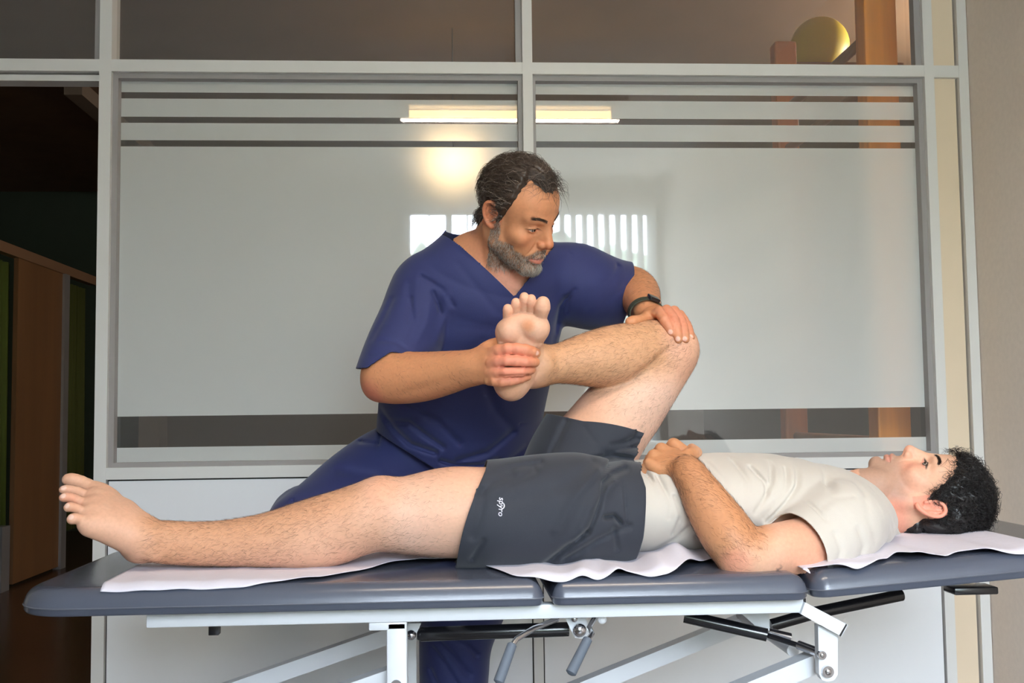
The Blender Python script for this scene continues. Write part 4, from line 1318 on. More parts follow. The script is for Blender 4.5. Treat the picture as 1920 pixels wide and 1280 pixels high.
wrinkle(TS, (.3, 1.9, .8), (1.2, 2.6, 1.15), .0011, (55, 30, 62), 1)
hemS = [P(1483, 962, 2.02), P(1537, 1042, 1.985), P(1520, 1084, 2.02)]
n_ = nrm3(*hemS); n_ = n_ if n_[0] < 0 else -n_
n_ = np.array([-.85, -.42, -.25])
col_n = np.array([.80, 0, .60]); 
cuts = [plane_cut(hemS[0], n_, lambda V: .084-segdist(V, [P(1400, 1040, 1.98), P(1500, 1028, 2.025)])-2*np.clip(V[:, 1]-2.055, 0, 1)),
        plane_cut(P(1480, 985, 2.50), (-.9, .1, .3), lambda V: .085-segdist(V, [P(1380, 985, 2.50), P(1480, 985, 2.50)])),
        plane_cut(P(1645, 958, 2.24), col_n),
        plane_cut(P(1172, 950, 2.24), (-1, 0, -.10))]
ts, TV, TQ = cloth('t_shirt', TS, [((.30, 1.90, .80), (1.16, 2.62, 1.12), .003)], cuts, M_shirt, man, MO)

# ---------------------------------------------------------------- shorts
M_short = mat('shorts_fabric', srgb(40, 43, 53), .8, sheen=.15, bump=(700, .2, .001), noise=(900, .10))
SS = Shape()
def grown(L, g): return [(a, b, y, r+g) for a, b, y, r in L]
pchain(SS, [(1120, 962, 2.14, 94), (1075, 958, 2.13, 102), (985, 962, 2.12, 99), (900, 965, 2.10, 93), (830, 966, 2.10, 88)], .02, 3)
pchain(SS, [(1075, 910, 2.33, 98), (1105, 860, 2.34, 92), (1140, 800, 2.35, 90), (1172, 758, 2.36, 88)], .045, 3)
SS.loft([[q[0], q[1]+.020, q[2]+.018, q[3]] for q in T_SEC[:3]], .03, sub=2)
pchain(SS, [(1150, 960, 2.14, 88), (1195, 960, 2.14, 84)], .03, 2)
SS.ell(P(1180, 858, 2.27), (.045, .07, .022), .02)
px_grooves(SS, [
    ([(1012, 868), (950, 878), (915, 890)], 2.10, .008, .004),
    ([(1110, 868), (1050, 905), (990, 925), (930, 935)], 2.10, .014, .0035),
    ([(1160, 862), (1120, 885), (1085, 915), (1078, 930)], 2.12, .008, .007),
    ([(1178, 880), (1150, 890), (1130, 905), (1112, 960), (1098, 995)], 2.06, .0065, .0085),
    ([(1098, 995), (1060, 1025), (1015, 1068)], 2.04, .007, .006),
    ([(1090, 1005), (1045, 1045), (1022, 1070)], 2.04, .006, .004),
    ([(1132, 968), (1150, 966), (1163, 980)], 2.04, .005, .0085),
    ([(1200, 800), (1170, 830), (1120, 845)], 2.27, .008, .0045),
    ([(1205, 835), (1180, 838), (1130, 848)], 2.26, .006, .006),
    ([(1215, 826), (1190, 822), (1140, 832)], 2.26, .006, .004),
    ([(1195, 862), (1150, 855), (1110, 862)], 2.22, .008, .008),
    ([(1060, 790), (1048, 815), (1030, 850)], 2.28, .008, .004),
    ([(905, 1010), (885, 1045)], 2.04, .007, .004),
    ([(960, 890), (920, 905), (900, 925)], 2.05, .010, .003),
    ([(1171, 905), (1173, 985)], 2.04, .003, .0018), ([(1120, 880), (1070, 930), (1040, 990)], 2.06, .010, -.004), ([(1150, 900), (1100, 950), (1075, 1010)], 2.05, .010, -.004),
    ([(1180, 985), (1120, 1010), (1060, 1050)], 2.04, .007, .0035), ([(1000, 880), (960, 900), (930, 930)], 2.08, .009, .0035), ([(1090, 800), (1110, 830), (1100, 855)], 2.28, .007, .0035),
    ([(1150, 990), (1160, 1030)], 2.04, .006, .003), ([(905, 920), (900, 960), (885, 1000)], 2.04, .010, .003)], ws=.85, gain=1.8)
SS.groove([P(1140, 958, 2.06), P(1165, 964, 2.06)], .008, -.005, (1, .4, 1))
SS.groove([P(1185, 870, 2.2), P(1165, 885, 2.15), P(1140, 900, 2.1)], .008, -.006, (1, .4, 1))
wrinkle(SS, (-.1, 1.9, .8), (.6, 2.6, 1.3), .0010, (38, 20, 45), 4)
hl0, hl1, hl2 = P(908, 880, 2.10), P(858, 1046, 2.10), P(880, 965, 2.02)
hn = np.array([hl1[2]-hl0[2], 0, hl0[0]-hl1[0]]); hn /= np.linalg.norm(hn); hn = hn if hn[0] < 0 else -hn
r0, r1 = P(1058, 783, 2.35), P(1222, 822, 2.35)
rn = np.array([-(r1[2]-r0[2]), 0, r1[0]-r0[0]]); rn /= np.linalg.norm(rn); rn = rn if rn[2] > 0 else -rn
def hem_curve(V):
    return (V-hl0) @ hn-.010*np.clip(1-((V[:, 2]-.92)/.09)**2, 0, 1)*np.clip((2.15-V[:, 1])/.08, 0, 1)
def thigh_cut(V):
    return np.minimum((V-r0) @ rn-.008*np.clip(1-((V[:, 0]-.36)/.08)**2, 0, 1), V[:, 2]-1.02)
w0, w1, w2 = P(1176, 878, 2.24), P(1207, 960, 2.06), P(1190, 1048, 2.10)
def waist_cut(V):
    x = np.interp(V[:, 2], [w2[2], P(1203, 1005, 2.07)[2], w1[2], P(1200, 910, 2.12)[2], w0[2], 1.12], [w2[0], P(1203, 1005, 2.07)[0], w1[0], P(1200, 910, 2.12)[0], w0[0], w0[0]+.06])
    return np.where(V[:, 2] < 1.10, V[:, 0]-x, -.05)
sh_o, SV, SQ = cloth('shorts', SS, [((-.08, 1.93, .79), (.52, 2.60, 1.30), .003)], [hem_curve, thigh_cut, waist_cut], M_short, man, MO, .0025)

# printed logo on the shorts, reading downwards
M_print = mat('print_white', srgb(215, 212, 225), .6)
def project_text(body_s, px, py, size_px, rot, y0, m, parent, name, offs=.0012, scale=1.0, bvh=None, origin=MO, shear=0, extrapolys=()):
    cu = bpy.data.curves.new('t', 'FONT'); cu.body = body_s; cu.align_x = 'CENTER'; cu.align_y = 'CENTER'; cu.resolution_u = 3
    cu.offset = .010; cu.shear = shear
    to = bpy.data.objects.new('t', cu); COL.objects.link(to)
    bpy.context.view_layer.update()
    me = bpy.data.meshes.new_from_object(to.evaluated_get(bpy.context.evaluated_depsgraph_get()))
    bpy.data.objects.remove(to)
    bm = bmesh.new(); bm.from_mesh(me)
    for poly in extrapolys:
        vs = [bm.verts.new((a, b, 0)) for a, b in poly[0]]; vt = [bm.verts.new((a, b, 0)) for a, b in poly[1]]
        for i in range(len(vs)-1): bm.faces.new((vs[i], vs[i+1], vt[i+1], vt[i]))
    bmesh.ops.triangulate(bm, faces=bm.faces)
    bmesh.ops.subdivide_edges(bm, edges=[e for e in bm.edges if e.calc_length() > .25], cuts=1, use_grid_fill=False)
    s = px2m(size_px, y0)
    ctr = P(px, py, y0); ca, sa = math.cos(rot), math.sin(rot)
    for v in bm.verts:
        x, z = v.co.x*s, v.co.y*s
        w_ = Vector((ctr[0]+x*ca-z*sa, 0, ctr[2]+x*sa+z*ca))
        hit = bvh.ray_cast(Vector((w_.x, 1.5, w_.z)), Vector((0, 1, 0)))
        y = hit[0].y-offs if hit[0] is not None else y0
        v.co = Vector((w_.x-origin[0], y-origin[1], w_.z-origin[2]))
    me2 = bpy.data.meshes.new(name); bm.to_mesh(me2); bm.free()
    return link(name, me2, parent, m)
sb = BVHTree.FromPolygons([tuple(v) for v in SV], [tuple(int(i) for i in q) for q in SQ])
arc0 = []; arc1 = []
for k in range(15):
    t = k/14; a = math.radians(200+150*t)
    r_ = .62; wd = .085*math.sin(math.pi*t)+.008
    arc0.append((-.12+(r_+wd)*math.cos(a)*.75, .28+(r_+wd)*math.sin(a)*.8)); arc1.append((-.12+(r_-wd)*math.cos(a)*.75, .28+(r_-wd)*math.sin(a)*.8))
project_text('spyro', 939, 948, 15, -math.pi/2-.08, 2.02, M_print, sh_o, 'logo', bvh=sb, shear=.15,
             extrapolys=[([(x, -y+.15) for x, y in arc0], [(x, -y+.15) for x, y in arc1])])

# ---------------------------------------------------------------- paper sheet on the table
M_paper = mat('paper_white', srgb(218, 214, 226), .8, bump=(60, .25, .004))
def surf(X, Y):
    zz = .827+np.maximum(0, X-.655)*math.tan(HT)
    t = np.clip((1.942-Y)/.037, 0, 1)
    zz = zz-.040*(1-np.sqrt(1-np.minimum(t, .98)**2))
    return zz
def on_table(px, py):
    Y = 2.0
    for _ in range(30):
        X = P(px, py, Y)[0]; z = float(surf(np.array(X), np.array(Y)))
        Y = .5*Y+.5*float(PZ(px, py, z)[1])
    return X, max(Y, 1.915)
NE = [(207, 1112), (255, 1110), (300, 1108), (360, 1104), (420, 1100), (470, 1098), (530, 1094), (600, 1085), (660, 1075), (700, 1068), (740, 1060), (790, 1053), (850, 1048), (900, 1060), (960, 1080), (1020, 1092), (1060, 1092), (1120, 1084), (1180, 1076), (1215, 1082), (1245, 1089), (1270, 1078), (1295, 1064), (1330, 1054), (1355, 1050), (1385, 1046), (1440, 1044), (1480, 1048), (1502, 1062), (1514, 1082), (1528, 1090), (1560, 1084), (1600, 1070), (1641, 1058), (1678, 1043), (1712, 1048), (1749, 1043), (1775, 1046), (1810, 1036), (1865, 1038), (1920, 1035), (1980, 1036)]
ne = np.array([on_table(a, b) for a, b in NE])
U = np.linspace(0, 1, 420)
sarr = np.concatenate([[0], np.cumsum(np.linalg.norm(np.diff(ne, axis=0), axis=1))]); sarr /= sarr[-1]
ex = np.interp(U, sarr, ne[:, 0]); ey = np.interp(U, sarr, ne[:, 1])
k_ = np.hanning(9); k_ /= k_.sum()
ey = np.convolve(np.pad(ey, 4, 'edge'), k_, 'valid')
rows = 44
V_ = []; 
for j in range(rows+1):
    t = (j/rows)**1.3
    Y = ey+(2.50+.012*np.sin(ex*14)-ey)*t
    X = ex+(.075*t if False else 0)*ex+np.where(U < .06, (-.0)*t, 0)-.012*t*np.exp(-U*30)
    cr = 1-t
    _a = .35+.65*sm(ex, .0, .2)
    lift = .0035+_a*(.0022*np.sin(ex*46+4*t)*cr+.0016*np.sin(ex*90-3*t)*cr)
    lift += .026*np.exp(-((ex-.44)/.035)**2)*np.exp(-((t-.22)/.22)**2)+.016*np.exp(-((ex-.52)/.04)**2)*np.exp(-((t-.3)/.25)**2)
    lift += .016*np.exp(-((ex-.385)/.022)**2)*np.exp(-((t-.15)/.2)**2)
    lift += .012*np.exp(-((ex+.10)/.06)**2)*np.exp(-((t-.3)/.3)**2)
    lift += .010*np.exp(-((ex-.235-.1*t)/.02)**2)*cr+.006*np.exp(-((ex-.30+.08*t)/.012)**2)*cr
    lift += .010*np.abs(np.sin(ex*31))*np.exp(-((ex-.86)/.12)**2)*cr*.5
    V_.append(np.stack([X, Y, surf(X, Y)+lift], 1))
V_ = np.concatenate(V_); nU = len(U)
idx = np.arange((rows+1)*nU).reshape(rows+1, nU)
Qs = np.stack([idx[:-1, :-1], idx[:-1, 1:], idx[1:, 1:], idx[1:, :-1]], -1).reshape(-1, 4)
me = np_mesh('paper_sheet', V_, Qs, (0, 2.2, .826))
ps = link('paper_sheet', me, None, M_paper); ps.location = (0, 2.2, .826)
md = ps.modifiers.new('thick', 'SOLIDIFY'); md.thickness = .0008; md.offset = 1
tag(ps, 'crumpled white paper sheet spread over the grey treatment table', 'paper sheet')
# ================================================================== the standing man
ther = thing('person', 'bearded person in navy scrubs leaning over the table, holding the raised foot and knee', 'person', (.15, 2.75, 0))
TO = (.15, 2.75, 0)
def tshift(o): o.location = (-TO[0], -TO[1], -TO[2]); return o
TR = [[-0.6924, 0.688, 0.2172], [-0.6714, -0.5043, -0.5431], [-0.2641, -0.5219, 0.8111]]
TC, TSC = [0.1479, 2.36, 1.5694], 0.9596
A = Shape()
wd_ = (.955, .295, 0)
TL = [[P(845, 905, 2.79), .175, .125, wd_], [P(860, 830, 2.73), .172, .122, wd_], [P(872, 740, 2.66), .178, .125, wd_], [P(890, 640, 2.58), .188, .128, wd_], [P(915, 560, 2.52), .180, .115, wd_], [P(932, 505, 2.49), .125, .085, wd_]]
A.loft(TL, .02, sub=2)
A.cone(P(930, 492, 2.48), np.array(TC)+TSC*(np.array(TR) @ np.array([0, -.020, -.050])), .064, .058, .035)
A.cone(P(880, 482, 2.50), P(815, 520, 2.49), .050, .055, .04)
A.cone(P(985, 490, 2.50), P(1070, 515, 2.56), .048, .055, .04)
A.frame(TR, TC, TSC)
A.cone((0, .035, -.088), (0, -.005, -.150), .020, .022, .02)
A.cone((.060, -.022, -.030), (.030, .020, -.165), .013, .013, .016)
A.frame()
add_head(A, TR, TC, TSC, old=True, eye_open=.72)
# right arm (toward the viewer's left)
pchain(A, [(800, 540, 2.50, 60), (775, 595, 2.46, 54), (745, 655, 2.40, 50), (722, 700, 2.36, 42)], .02)
pchain(A, [(716, 712, 2.355, 37), (735, 709, 2.35, 42), (765, 708, 2.33, 43), (800, 705, 2.305, 41), (840, 698, 2.27, 36), (875, 691, 2.235, 30), (897, 688, 2.215, 28)], .014)
A.ell(P(706, 722, 2.37), (.026, .028, .030), .02)
A.groove([P(760, 735, 2.28), P(810, 722, 2.26), (P(880, 700, 2.21))], .006, .0022, (1, .3, 1))
A.groove([P(770, 690, 2.27), P(830, 684, 2.25)], .007, .0018, (1, .3, 1))
dy = .014
A.loft([(P(893, 688, 2.215), .032, .024, (0, 0, 1)), (P(910, 686, 2.19), .038, .022, (0, 0, 1)), (P(928, 686, 2.165), .037, .015, (.1, 0, 1))], .012, sub=2)
A.chain([P(905, 668, 2.215), P(925, 652, 2.24), P(950, 644, 2.258), P(985, 640, 2.262)], [.022, .017, .0125, .011], .012, 'u', 2)
pchain(A, [(925, 663, 2.155+dy, 12.5), (952, 654, 2.128+dy, 10.8), (985, 656, 2.128+dy, 10.8), (1005, 662, 2.150+dy, 9.3)], .004, 2)
pchain(A, [(922, 681, 2.150+dy, 12.5), (950, 676, 2.122+dy, 11), (985, 678, 2.124+dy, 10.8), (1003, 679, 2.145+dy, 9.3)], .002, 2)
pchain(A, [(920, 698, 2.154+dy, 12), (948, 697, 2.126+dy, 10.3), (978, 696, 2.128+dy, 10), (996, 693, 2.150+dy, 8.8)], .002, 2)
pchain(A, [(918, 712, 2.162+dy, 11), (943, 716, 2.136+dy, 9), (968, 712, 2.138+dy, 8.8), (989, 706, 2.155+dy, 7.8)], .002, 2)
for (a, b) in ((933, 655), (929, 675), (927, 694), (927, 712)):
    A.ell(P(a, b, 2.145+dy), (.0085, .0085, .009), .008)
for (a, b) in (((938, 668), (1004, 671)), ((936, 687), (1000, 688)), ((935, 705), (990, 702))):
    A.groove([P(a[0], a[1], 2.135), P(b[0], b[1], 2.145)], .0018, .0022, (1, .15, 1))
# left arm, hand on the knee
pchain(A, [(1078, 525, 2.56, 58), (1130, 540, 2.60, 50), (1180, 545, 2.65, 44)], .02)
pchain(A, [(1186, 540, 2.65, 38), (1196, 550, 2.58, 38), (1204, 566, 2.50, 32), (1212, 583, 2.42, 25)], .014)
A.loft([(P(1212, 583, 2.42), .028, .020, (.9, .3, .2)), (P(1228, 588, 2.385), .034, .018, (.93, .3, .1)), (P(1250, 589, 2.345), .037, .0135, (.93, .3, -.15))], .012, sub=2)
A.chain([P(1222, 592, 2.375), P(1205, 600, 2.34), P(1190, 602, 2.318), P(1180, 603, 2.312)], [.017, .012, .0105, .009], .008, 'u', 2)
LH = [[(1236, 584, 2.335, 10.5), (1246, 600, 2.306, 9.8), (1255, 614, 2.298, 9.2), (1258, 623, 2.296, 8)],
      [(1250, 581, 2.340, 10.5), (1264, 600, 2.312, 10), (1269, 620, 2.296, 9.4), (1272, 636, 2.292, 8)],
      [(1264, 583, 2.348, 10.5), (1277, 602, 2.322, 9.8), (1282, 620, 2.304, 9.2), (1285, 636, 2.298, 8)],
      [(1275, 590, 2.358, 9.5), (1287, 608, 2.338, 8.8), (1292, 620, 2.322, 8.2), (1296, 632, 2.314, 7)]]
for t in LH: pchain(A, t, .0025, 2)
f1 = around(P(945, 680, 2.17), .085); f2 = around(P(1240, 605, 2.34), .085)
hd = np.array(TC)
AV, AQ = build_shape(A, [((-.34, 2.10, .80), (.62, 2.96, 1.50), .0042)],
                     [(tuple(hd-np.array([.135, .16, .17])), tuple(hd+np.array([.135, .13, .14])), .0015), (f1[0], f1[1], .0016), (f2[0], f2[1], .0016)])
AN = normals_of(AV, AQ)
vert_areas(AV, AQ)
base = lin(200, 138, 98); red = lin(188, 102, 74)
AC = skin_colour(AV, base, red, .07, 5)
for pt, rr, col, am in ((P(945, 480, 2.45), .10, lin(222, 146, 118), .7), (P(960, 530, 2.40), .06, lin(224, 158, 136), .7), (P(706, 728, 2.34), .035, lin(196, 106, 92), .7),
                        (P(960, 682, 2.14), .055, lin(222, 136, 114), .75), (P(1265, 605, 2.32), .05, lin(214, 136, 112), .7), (P(1190, 545, 2.6), .08, lin(186, 126, 84), .5)):
    d = np.linalg.norm(AV-pt, axis=1); AC = mixc(AC, col, am*(1-sm(d, rr*.4, rr*1.3)))
for t in LH:
    a, b, y, r = t[-1]; AC = nail(AC, AV, P(a-1, b-1, y-.008), .0062, (236, 190, 176))
AC = nail(AC, AV, P(1008, 662, 2.150), .006, (240, 196, 184))
AC = head_colour(AC, AV, TR, TC, TSC, lin(206, 128, 112), lin(60, 44, 36), lin(198, 112, 82), .55, .72)
q = canon(AV, TR, TC, TSC); ax = np.abs(q[:, 0])
inh = (np.abs(q).max(1) < .17)*(np.linalg.norm(q-np.array([0, .01, .0]), axis=1) < .17)
zb = np.interp(ax, [0, .018, .026, .034, .050, .062, .072], [-.049, -.050, -.060, -.069, -.060, -.040, -.002])
zb = np.where(q[:, 1] > .026, np.minimum(zb, -.050+.0*zb), zb)
beard = inh*(q[:, 1] > .002)*(1-sm(q[:, 2]-zb, -.004, .004))*sm(q[:, 2], -.142, -.120)
beard *= 1-sm(ax, .071, .076)
w_ = np.sqrt(np.clip(1-(ax/.026)**2, 0, 1)); zz = -.0735
lipm = (q[:, 1] > .085)*sm(w_, .0, .25)*np.where(q[:, 2] > zz, 1-sm(q[:, 2]-zz, .0045*w_, .0065*w_+.001), 1-sm(zz-q[:, 2], .009*w_, .0115*w_+.001))
beard = beard*(1-np.clip(lipm, 0, 1))
AC = mixc(AC, lin(122, 100, 86), .55*np.clip(beard, 0, 1))
me = np_mesh('body', AV, AQ, TO)
set_col(me, np.clip(AC, 0, 1))
body2 = link('body', me, ther, M_skin)
profT = [(0, .086), (14, .088), (26, .100), (40, .104), (50, .082), (60, .040), (69, .004), (76, -.014), (81, -.012), (86, .034), (104, .034), (114, -.012), (135, -.055), (180, -.068)]
inh2 = (np.linalg.norm(q-np.array([0, 0, .03]), axis=1) < .15)*(ax < .0765)
hmT = np.where(inh2 > 0, hair_mask(q, profT)+.004*vnoise(AV, 140, 2), -1)
hb_ = lin(54, 41, 32); gy = lin(120, 108, 98)
ho = tshift(hair_cap('hair', AV, AQ, AN, hmT, .010, 80, .35, hb_, ther, 3))
rng = np.random.default_rng(9)
wgt = (hmT > .002)*VAREA; ix = rng.choice(len(AV), 4600, p=wgt/wgt.sum())
qq = q[ix]; rt = AV[ix]+AN[ix]*.004
dn = np.stack([qq[:, 0]*5+rng.normal(0, .35, len(ix)), rng.normal(-.9, .4, len(ix)), .25-np.clip(-qq[:, 1], 0, 1)*6+rng.normal(0, .35, len(ix))], 1)
fronty = qq[:, 1] > .045
dn[fronty] = np.stack([rng.normal(0, .8, fronty.sum()), rng.normal(.35, .6, fronty.sum()), rng.normal(.5, .4, fronty.sum())], 1)
dw = dn @ np.array(TR).T; dw -= AN[ix]*(dw*AN[ix]).sum(1, keepdims=True)
lens = (.030+.018*sm(qq[:, 2], .0, .10))*rng.uniform(.6, 1.25, len(ix))
grey = (rng.uniform(0, 1, len(ix)) < .10+.35*((np.abs(qq[:, 0]) > .055)*(qq[:, 2] < .05)))
cols = np.where(grey[:, None], gy, hb_)*rng.uniform(.55, 1.7, (len(ix), 1))
hs = hair_strands('hair_strands', rt, dw, AN[ix], lens, .0046, 6, (0, 0, -.20), np.full(len(ix), .00042), cols, ho, 18, lift=.55); hs.location = (0, 0, 0)
# beard and moustache
bw = np.clip(beard, 0, 1)*VAREA*(AN @ np.array([0, -1, 0]) > -.6)
ix = rng.choice(len(AV), 6500, p=bw/bw.sum()); qq = q[ix]
dn = np.stack([qq[:, 0]*4+rng.normal(0, .35, len(ix)), rng.normal(.15, .35, len(ix)), np.full(len(ix), -1.)+rng.normal(0, .2, len(ix))], 1)
dw = dn @ np.array(TR).T; dw -= AN[ix]*(dw*AN[ix]).sum(1, keepdims=True)
chin = sm(-qq[:, 2], .075, .10)*(np.abs(qq[:, 0]) < .03)
pl_ = .55+.35*chin
lt = rng.uniform(0, 1, len(ix)) < pl_
cols = np.where(lt[:, None], lin(205, 196, 184), lin(84, 68, 56))*rng.uniform(.6, 1.25, (len(ix), 1))
tshift(hair_strands('beard', AV[ix], dw, AN[ix], (.0065+.006*chin)*rng.uniform(.6, 1.2, len(ix)), .0006, 4, (0, 0, -.1), np.full(len(ix), .00026), cols, ther, 19, 5, .45))
for sg in (-1, 1):
    tshift(brow_strands(AV, AN, TR, TC, TSC, 170, lin(58, 44, 36), ther, 22, .009, sg))
eyes(ther, TR, TC, TSC, (.1, 1, -.08), M_iris, TO)
m_a = limb_mask(AV, [P(740, 700, 2.33), P(880, 690, 2.23)], .055)*(AN[:, 1] < .35)*.8+limb_mask(AV, [P(1192, 545, 2.62), P(1208, 575, 2.45)], .06)*(AN[:, 1] < .4)
tshift(body_hair('arm_hair', AV, AN, m_a, 1300, .006, .012, lin(80, 52, 34), ther, lambda v: np.tile([.8, -.1, -.5], (len(v), 1)), 23, .00013))
# watch
M_strap = mat('strap_olive', srgb(54, 58, 44), .6)
wc = P(1211, 586, 2.413); wt = P(1222, 592, 2.385)-P(1204, 572, 2.47); wt /= np.linalg.norm(wt)
a = np.cross(wt, [0, 0, 1.]); a /= np.linalg.norm(a); b = np.cross(wt, a)
RA_, RB_ = .0380, .0325
ring = [wc+(a*math.cos(t)*.0335+b*math.sin(t)*.0275) for t in np.linspace(0, 2*math.pi, 33)]
wr = bpy.data.objects.new('watch', None); COL.objects.link(wr); wr.parent = ther; tshift(wr)
mb = MB(); bm = mb.bm; rows_ = []
for t in np.linspace(0, 2*math.pi, 40, endpoint=False):
    o_ = a*math.cos(t); p_ = b*math.sin(t); nrm = (a*math.cos(t)+b*math.sin(t))
    c0 = wc+o_*RA_+p_*RB_
    rows_.append([bm.verts.new(c0+wt*w1_*.010+nrm*h_) for w1_, h_ in ((-1, 0), (-1, .003), (1, .003), (1, 0))])
for i in range(40):
    for k in range(4):
        bm.faces.new((rows_[i][k], rows_[i][(k+1) % 4], rows_[(i+1) % 40][(k+1) % 4], rows_[(i+1) % 40][k]))
mb.build('strap', M_strap, wr, True)
t = math.radians(248)
for tt in range(0, 360, 2):
    nn_ = a*math.cos(math.radians(tt))+b*math.sin(math.radians(tt))
    if nn_[2] > .55 and nn_[1] < -.45: t = math.radians(tt); break
nn_ = a*math.cos(t)+b*math.sin(t); cc_ = wc+a*math.cos(t)*(RA_+.004)+b*math.sin(t)*(RB_+.004)
tan_ = np.cross(nn_, wt)
mb = MB(); mb.box(-.5, .5, -.5, .5, -.5, .5, .12, 3)
for v in mb.bm.verts:
    v.co = Vector(cc_+wt*v.co.x*.030+tan_*v.co.y*.026+nn_*v.co.z*.009)
mb.build('watch_case', M_black, wr, True)

# ---------------------------------------------------------------- scrub top
M_scrub = mat('scrub_navy', srgb(31, 38, 88), .75, sheen=.12, bump=(620, .25, .001), noise=(700, .08))
G = Shape()
GL = [[P(846, 930, 2.80), .222, .160, wd_], [P(858, 850, 2.75), .214, .155, wd_], [P(868, 760, 2.68), .212, .155, wd_], [P(886, 650, 2.59), .212, .152, wd_], [P(912, 562, 2.525), .198, .134, wd_], [P(932, 505, 2.49), .140, .104, wd_]]
G.loft(GL, .02, sub=2)
G.cone(P(925, 500, 2.50), P(905, 440, 2.47), .092, .082, .035)
G.cone(P(880, 488, 2.50), P(812, 532, 2.49), .068, .078, .04)
G.cone(P(985, 498, 2.50), P(1075, 522, 2.56), .068, .072, .04)
pchain(G, [(802, 545, 2.492, 70), (780, 600, 2.455, 66), (752, 652, 2.41, 62), (735, 690, 2.38, 60), (720, 730, 2.36, 58)], .012)
pchain(G, [(1072, 530, 2.56, 66), (1110, 545, 2.58, 60), (1165, 557, 2.63, 55), (1210, 565, 2.66, 54)], .04)
px_grooves(G, [
    ([(826, 555), (822, 590), (806, 630), (792, 664)], 2.45, .0060, .0090),
    ([(812, 548), (826, 585)], 2.40, .006, .005), ([(838, 560), (834, 600), (820, 640)], 2.45, .010, -.006), ([(806, 575), (800, 610), (784, 645)], 2.42, .008, -.005),
    ([(790, 520), (830, 545), (850, 575)], 2.42, .007, .004), ([(700, 640), (720, 600), (735, 560)], 2.40, .009, .003), ([(770, 560), (778, 610), (765, 650)], 2.40, .006, .004),
    ([(900, 640), (860, 690)], 2.48, .012, .003), ([(1075, 545), (1050, 575), (1046, 620)], 2.5, .006, .006),
    ([(716, 640), (743, 643), (771, 662)], 2.36, .008, .0035),
    ([(700, 665), (740, 655)], 2.36, .006, .003),
    ([(765, 530), (770, 600)], 2.38, .012, .003),
    ([(1068, 478), (1070, 520), (1063, 585)], 2.50, .0040, .0030),
    ([(1154, 502), (1142, 526), (1120, 548), (1085, 560)], 2.56, .008, .006),
    ([(1165, 540), (1130, 570), (1095, 585)], 2.57, .009, .005),
    ([(1060, 560), (1050, 600), (1042, 640)], 2.48, .010, .005),
    ([(712, 770), (740, 806), (770, 833), (815, 848)], 2.58, .009, .009),
    ([(725, 790), (767, 792), (797, 815), (830, 838)], 2.56, .008, .007),
    ([(760, 760), (820, 790), (860, 830)], 2.56, .010, .004),
    ([(827, 863), (858, 873), (903, 873), (935, 862)], 2.60, .0075, .008),
    ([(963, 809), (915, 848), (858, 864)], 2.58, .010, .006),
    ([(990, 840), (950, 872), (920, 880)], 2.6, .010, .006),
    ([(755, 850), (785, 870), (812, 890)], 2.60, .008, .008),
    ([(1005, 792), (975, 795)], 2.58, .003, .004),
    ([(860, 500), (900, 550), (930, 585)], 2.42, .012, .002),
    ([(900, 700), (930, 770), (960, 800)], 2.52, .016, .004)], gain=1.35, ws=.78)
wrinkle(G, (-.45, 2.1, .75), (.75, 3.0, 1.55), .0013, (26, 16, 34), 7)
yv = 2.40
ap = P(966, 557, yv); lf = P(862, 462, yv); rg = P(1046, 452, yv)
def v_cut(V):
    # V-shaped neck opening in front, round collar behind
    k_ = 1+(V[:, 1]-yv)*0
    def side(p, q_, s_):
        d = np.array([q_[0]-p[0], q_[2]-p[2]]); d /= np.linalg.norm(d)
        return s_*((V[:, 0]-p[0])*d[1]-(V[:, 2]-p[2])*d[0])
    f_ = np.minimum(side(ap, lf, 1), side(ap, rg, -1))
    bk = (V[:, 2]-P(890, 442, 2.56)[2])
    yy_ = V[:, 1]-2.47
    return np.where(yy_ < 0, f_, np.maximum(bk, -.001) if False else np.maximum(bk, f_-yy_*2.2))
hemR = lambda V: np.minimum(-(V[:, 2]-np.interp(V[:, 0], [P(690, 690, 2.36)[0], P(735, 660, 2.36)[0], P(800, 668, 2.36)[0]], [P(690, 690, 2.36)[2], P(735, 660, 2.36)[2], P(800, 668, 2.36)[2]])),
                            .094-segdist(V, [P(738, 680, 2.385), P(712, 740, 2.35)]))
cutsG = [v_cut, hemR,
         plane_cut(P(1169, 555, 2.63), (.97, .05, -.22), lambda V: V[:, 0]-P(1120, 540, 2.6)[0]),
         plane_cut(P(700, 805, 2.66), (-.53, 0, -.85))]
g_o, GV, GQ = cloth('scrub_top', G, [((-.50, 2.10, .74), (.80, 3.02, 1.60), .0036)], cutsG, M_scrub, ther, TO, .0025)

# ---------------------------------------------------------------- trousers and shoes
K = Shape()
K.loft([[P(848, 960, 2.82), .19, .14, wd_], [P(846, 905, 2.80), .195, .142, wd_], [P(855, 850, 2.76), .190, .135, wd_], [P(862, 790, 2.71), .188, .132, wd_], [P(868, 750, 2.69), .180, .128, wd_]], .02, sub=2)
pchain(K, [(800, 880, 2.80, 92), (740, 892, 2.74, 80), (690, 915, 2.68, 74), (640, 948, 2.62, 66), (600, 975, 2.56, 58), (568, 992, 2.52, 52)], .04)
K.ell(P(548, 990, 2.50), (.055, .060, .048), .03)
pchain(K, [(552, 992, 2.52, 50), (560, 965, 2.75, 44), (572, 950, 2.98, 38)], .03)
pchain(K, [(915, 930, 2.84, 92), (900, 1000, 2.84, 84), (880, 1090, 2.83, 74), (862, 1160, 2.82, 60), (853, 1215, 2.82, 50), (851, 1280, 2.82, 52), (848, 1400, 2.84, 54), (846, 1530, 2.86, 54)], .04)
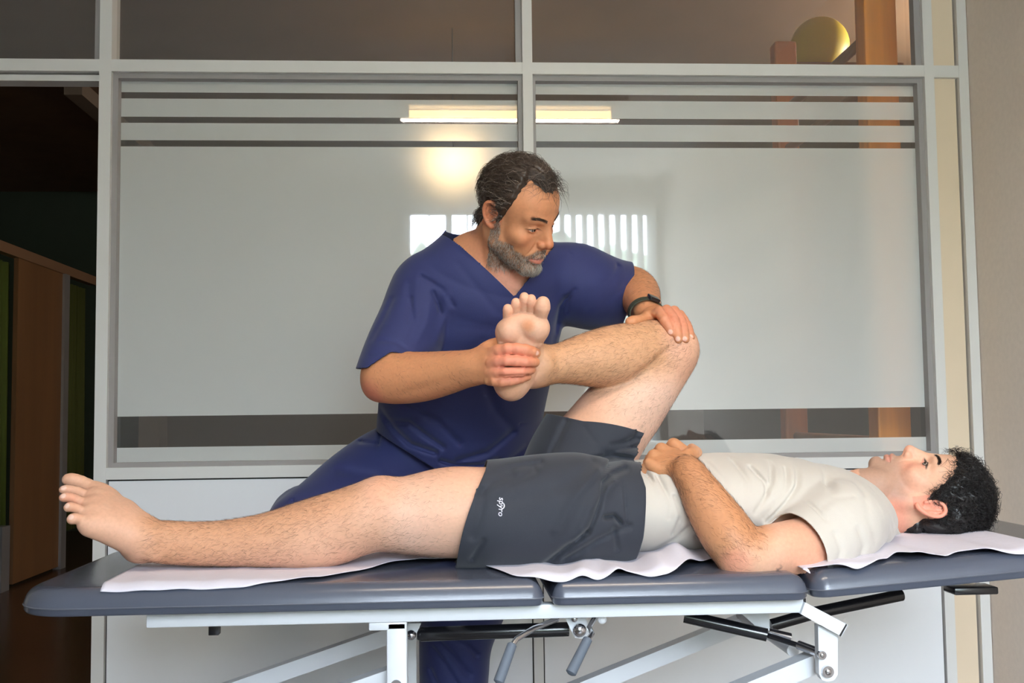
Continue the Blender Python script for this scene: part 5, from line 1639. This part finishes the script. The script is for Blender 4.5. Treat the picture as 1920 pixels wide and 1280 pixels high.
px_grooves(K, [
    ([(676, 828), (695, 830), (713, 833)], 2.68, .0045, .006),
    ([(713, 812), (709, 840), (704, 868)], 2.66, .0045, .0045),
    ([(704, 868), (740, 885), (765, 898)], 2.66, .006, .007),
    ([(640, 880), (700, 890)], 2.6, .012, .004),
    ([(552, 940), (575, 958), (590, 975)], 2.50, .006, .006),
    ([(820, 1195), (850, 1225), (880, 1262)], 2.76, .008, .006),
    ([(812, 1215), (835, 1240), (860, 1282)], 2.76, .007, .005),
    ([(845, 1185), (875, 1205), (893, 1225)], 2.76, .007, .005),
    ([(808, 1255), (825, 1290)], 2.76, .006, .005)], gain=1.5)
wrinkle(K, (-.7, 2.3, 0), (.5, 3.2, 1.2), .0012, (30, 20, 26), 3)
KV, KQ = build_shape(K, [((-.60, 2.40, .10), (.40, 3.14, 1.12), .0042)])
KV, KQ = clip_mesh(KV, KQ, [plane_cut((0, 0, .105), (0, 0, -1)), plane_cut((0, 3.0, .9), (0, 1, 0)), plane_cut(P(860, 775, 2.7), (0, 0, 1))])
kme = np_mesh('trousers', KV, KQ, TO); k_o = link('trousers', kme, ther, M_scrub)
md = k_o.modifiers.new('thick', 'SOLIDIFY'); md.thickness = .0025; md.offset = -1
M_shoe = mat('shoe_white', srgb(210, 210, 210), .5)
S1 = Shape()
fx = P(846, 1530, 2.86)[0]
S1.cone((fx, 2.88, .055), (fx-.01, 2.70, .040), .042, .036, .02)
S1.cone((fx, 2.89, .07), (fx, 2.88, .12), .040, .042, .02)
V1, Q1 = build_shape(S1, [((fx-.08, 2.60, 0), (fx+.08, 2.98, .17), .004)])
V1, Q1 = clip_mesh(V1, Q1, [plane_cut((0, 0, .002), (0, 0, -1))])
link('shoe', np_mesh('shoe', V1, Q1, TO), ther, M_shoe)
S2 = Shape()
e0 = P(572, 950, 2.98)
S2.cone((e0[0], 2.99, e0[2]-.01), (e0[0], 3.07, e0[2]-.05), .040, .040, .02)
S2.cone((e0[0], 3.07, e0[2]-.03), (e0[0], 3.07, e0[2]-.17), .038, .034, .02)
V1, Q1 = build_shape(S2, [((e0[0]-.1, 2.90, e0[2]-.3), (e0[0]+.1, 3.2, e0[2]+.1), .005)])
link('shoe', np_mesh('shoe', V1, Q1, TO), ther, M_shoe)
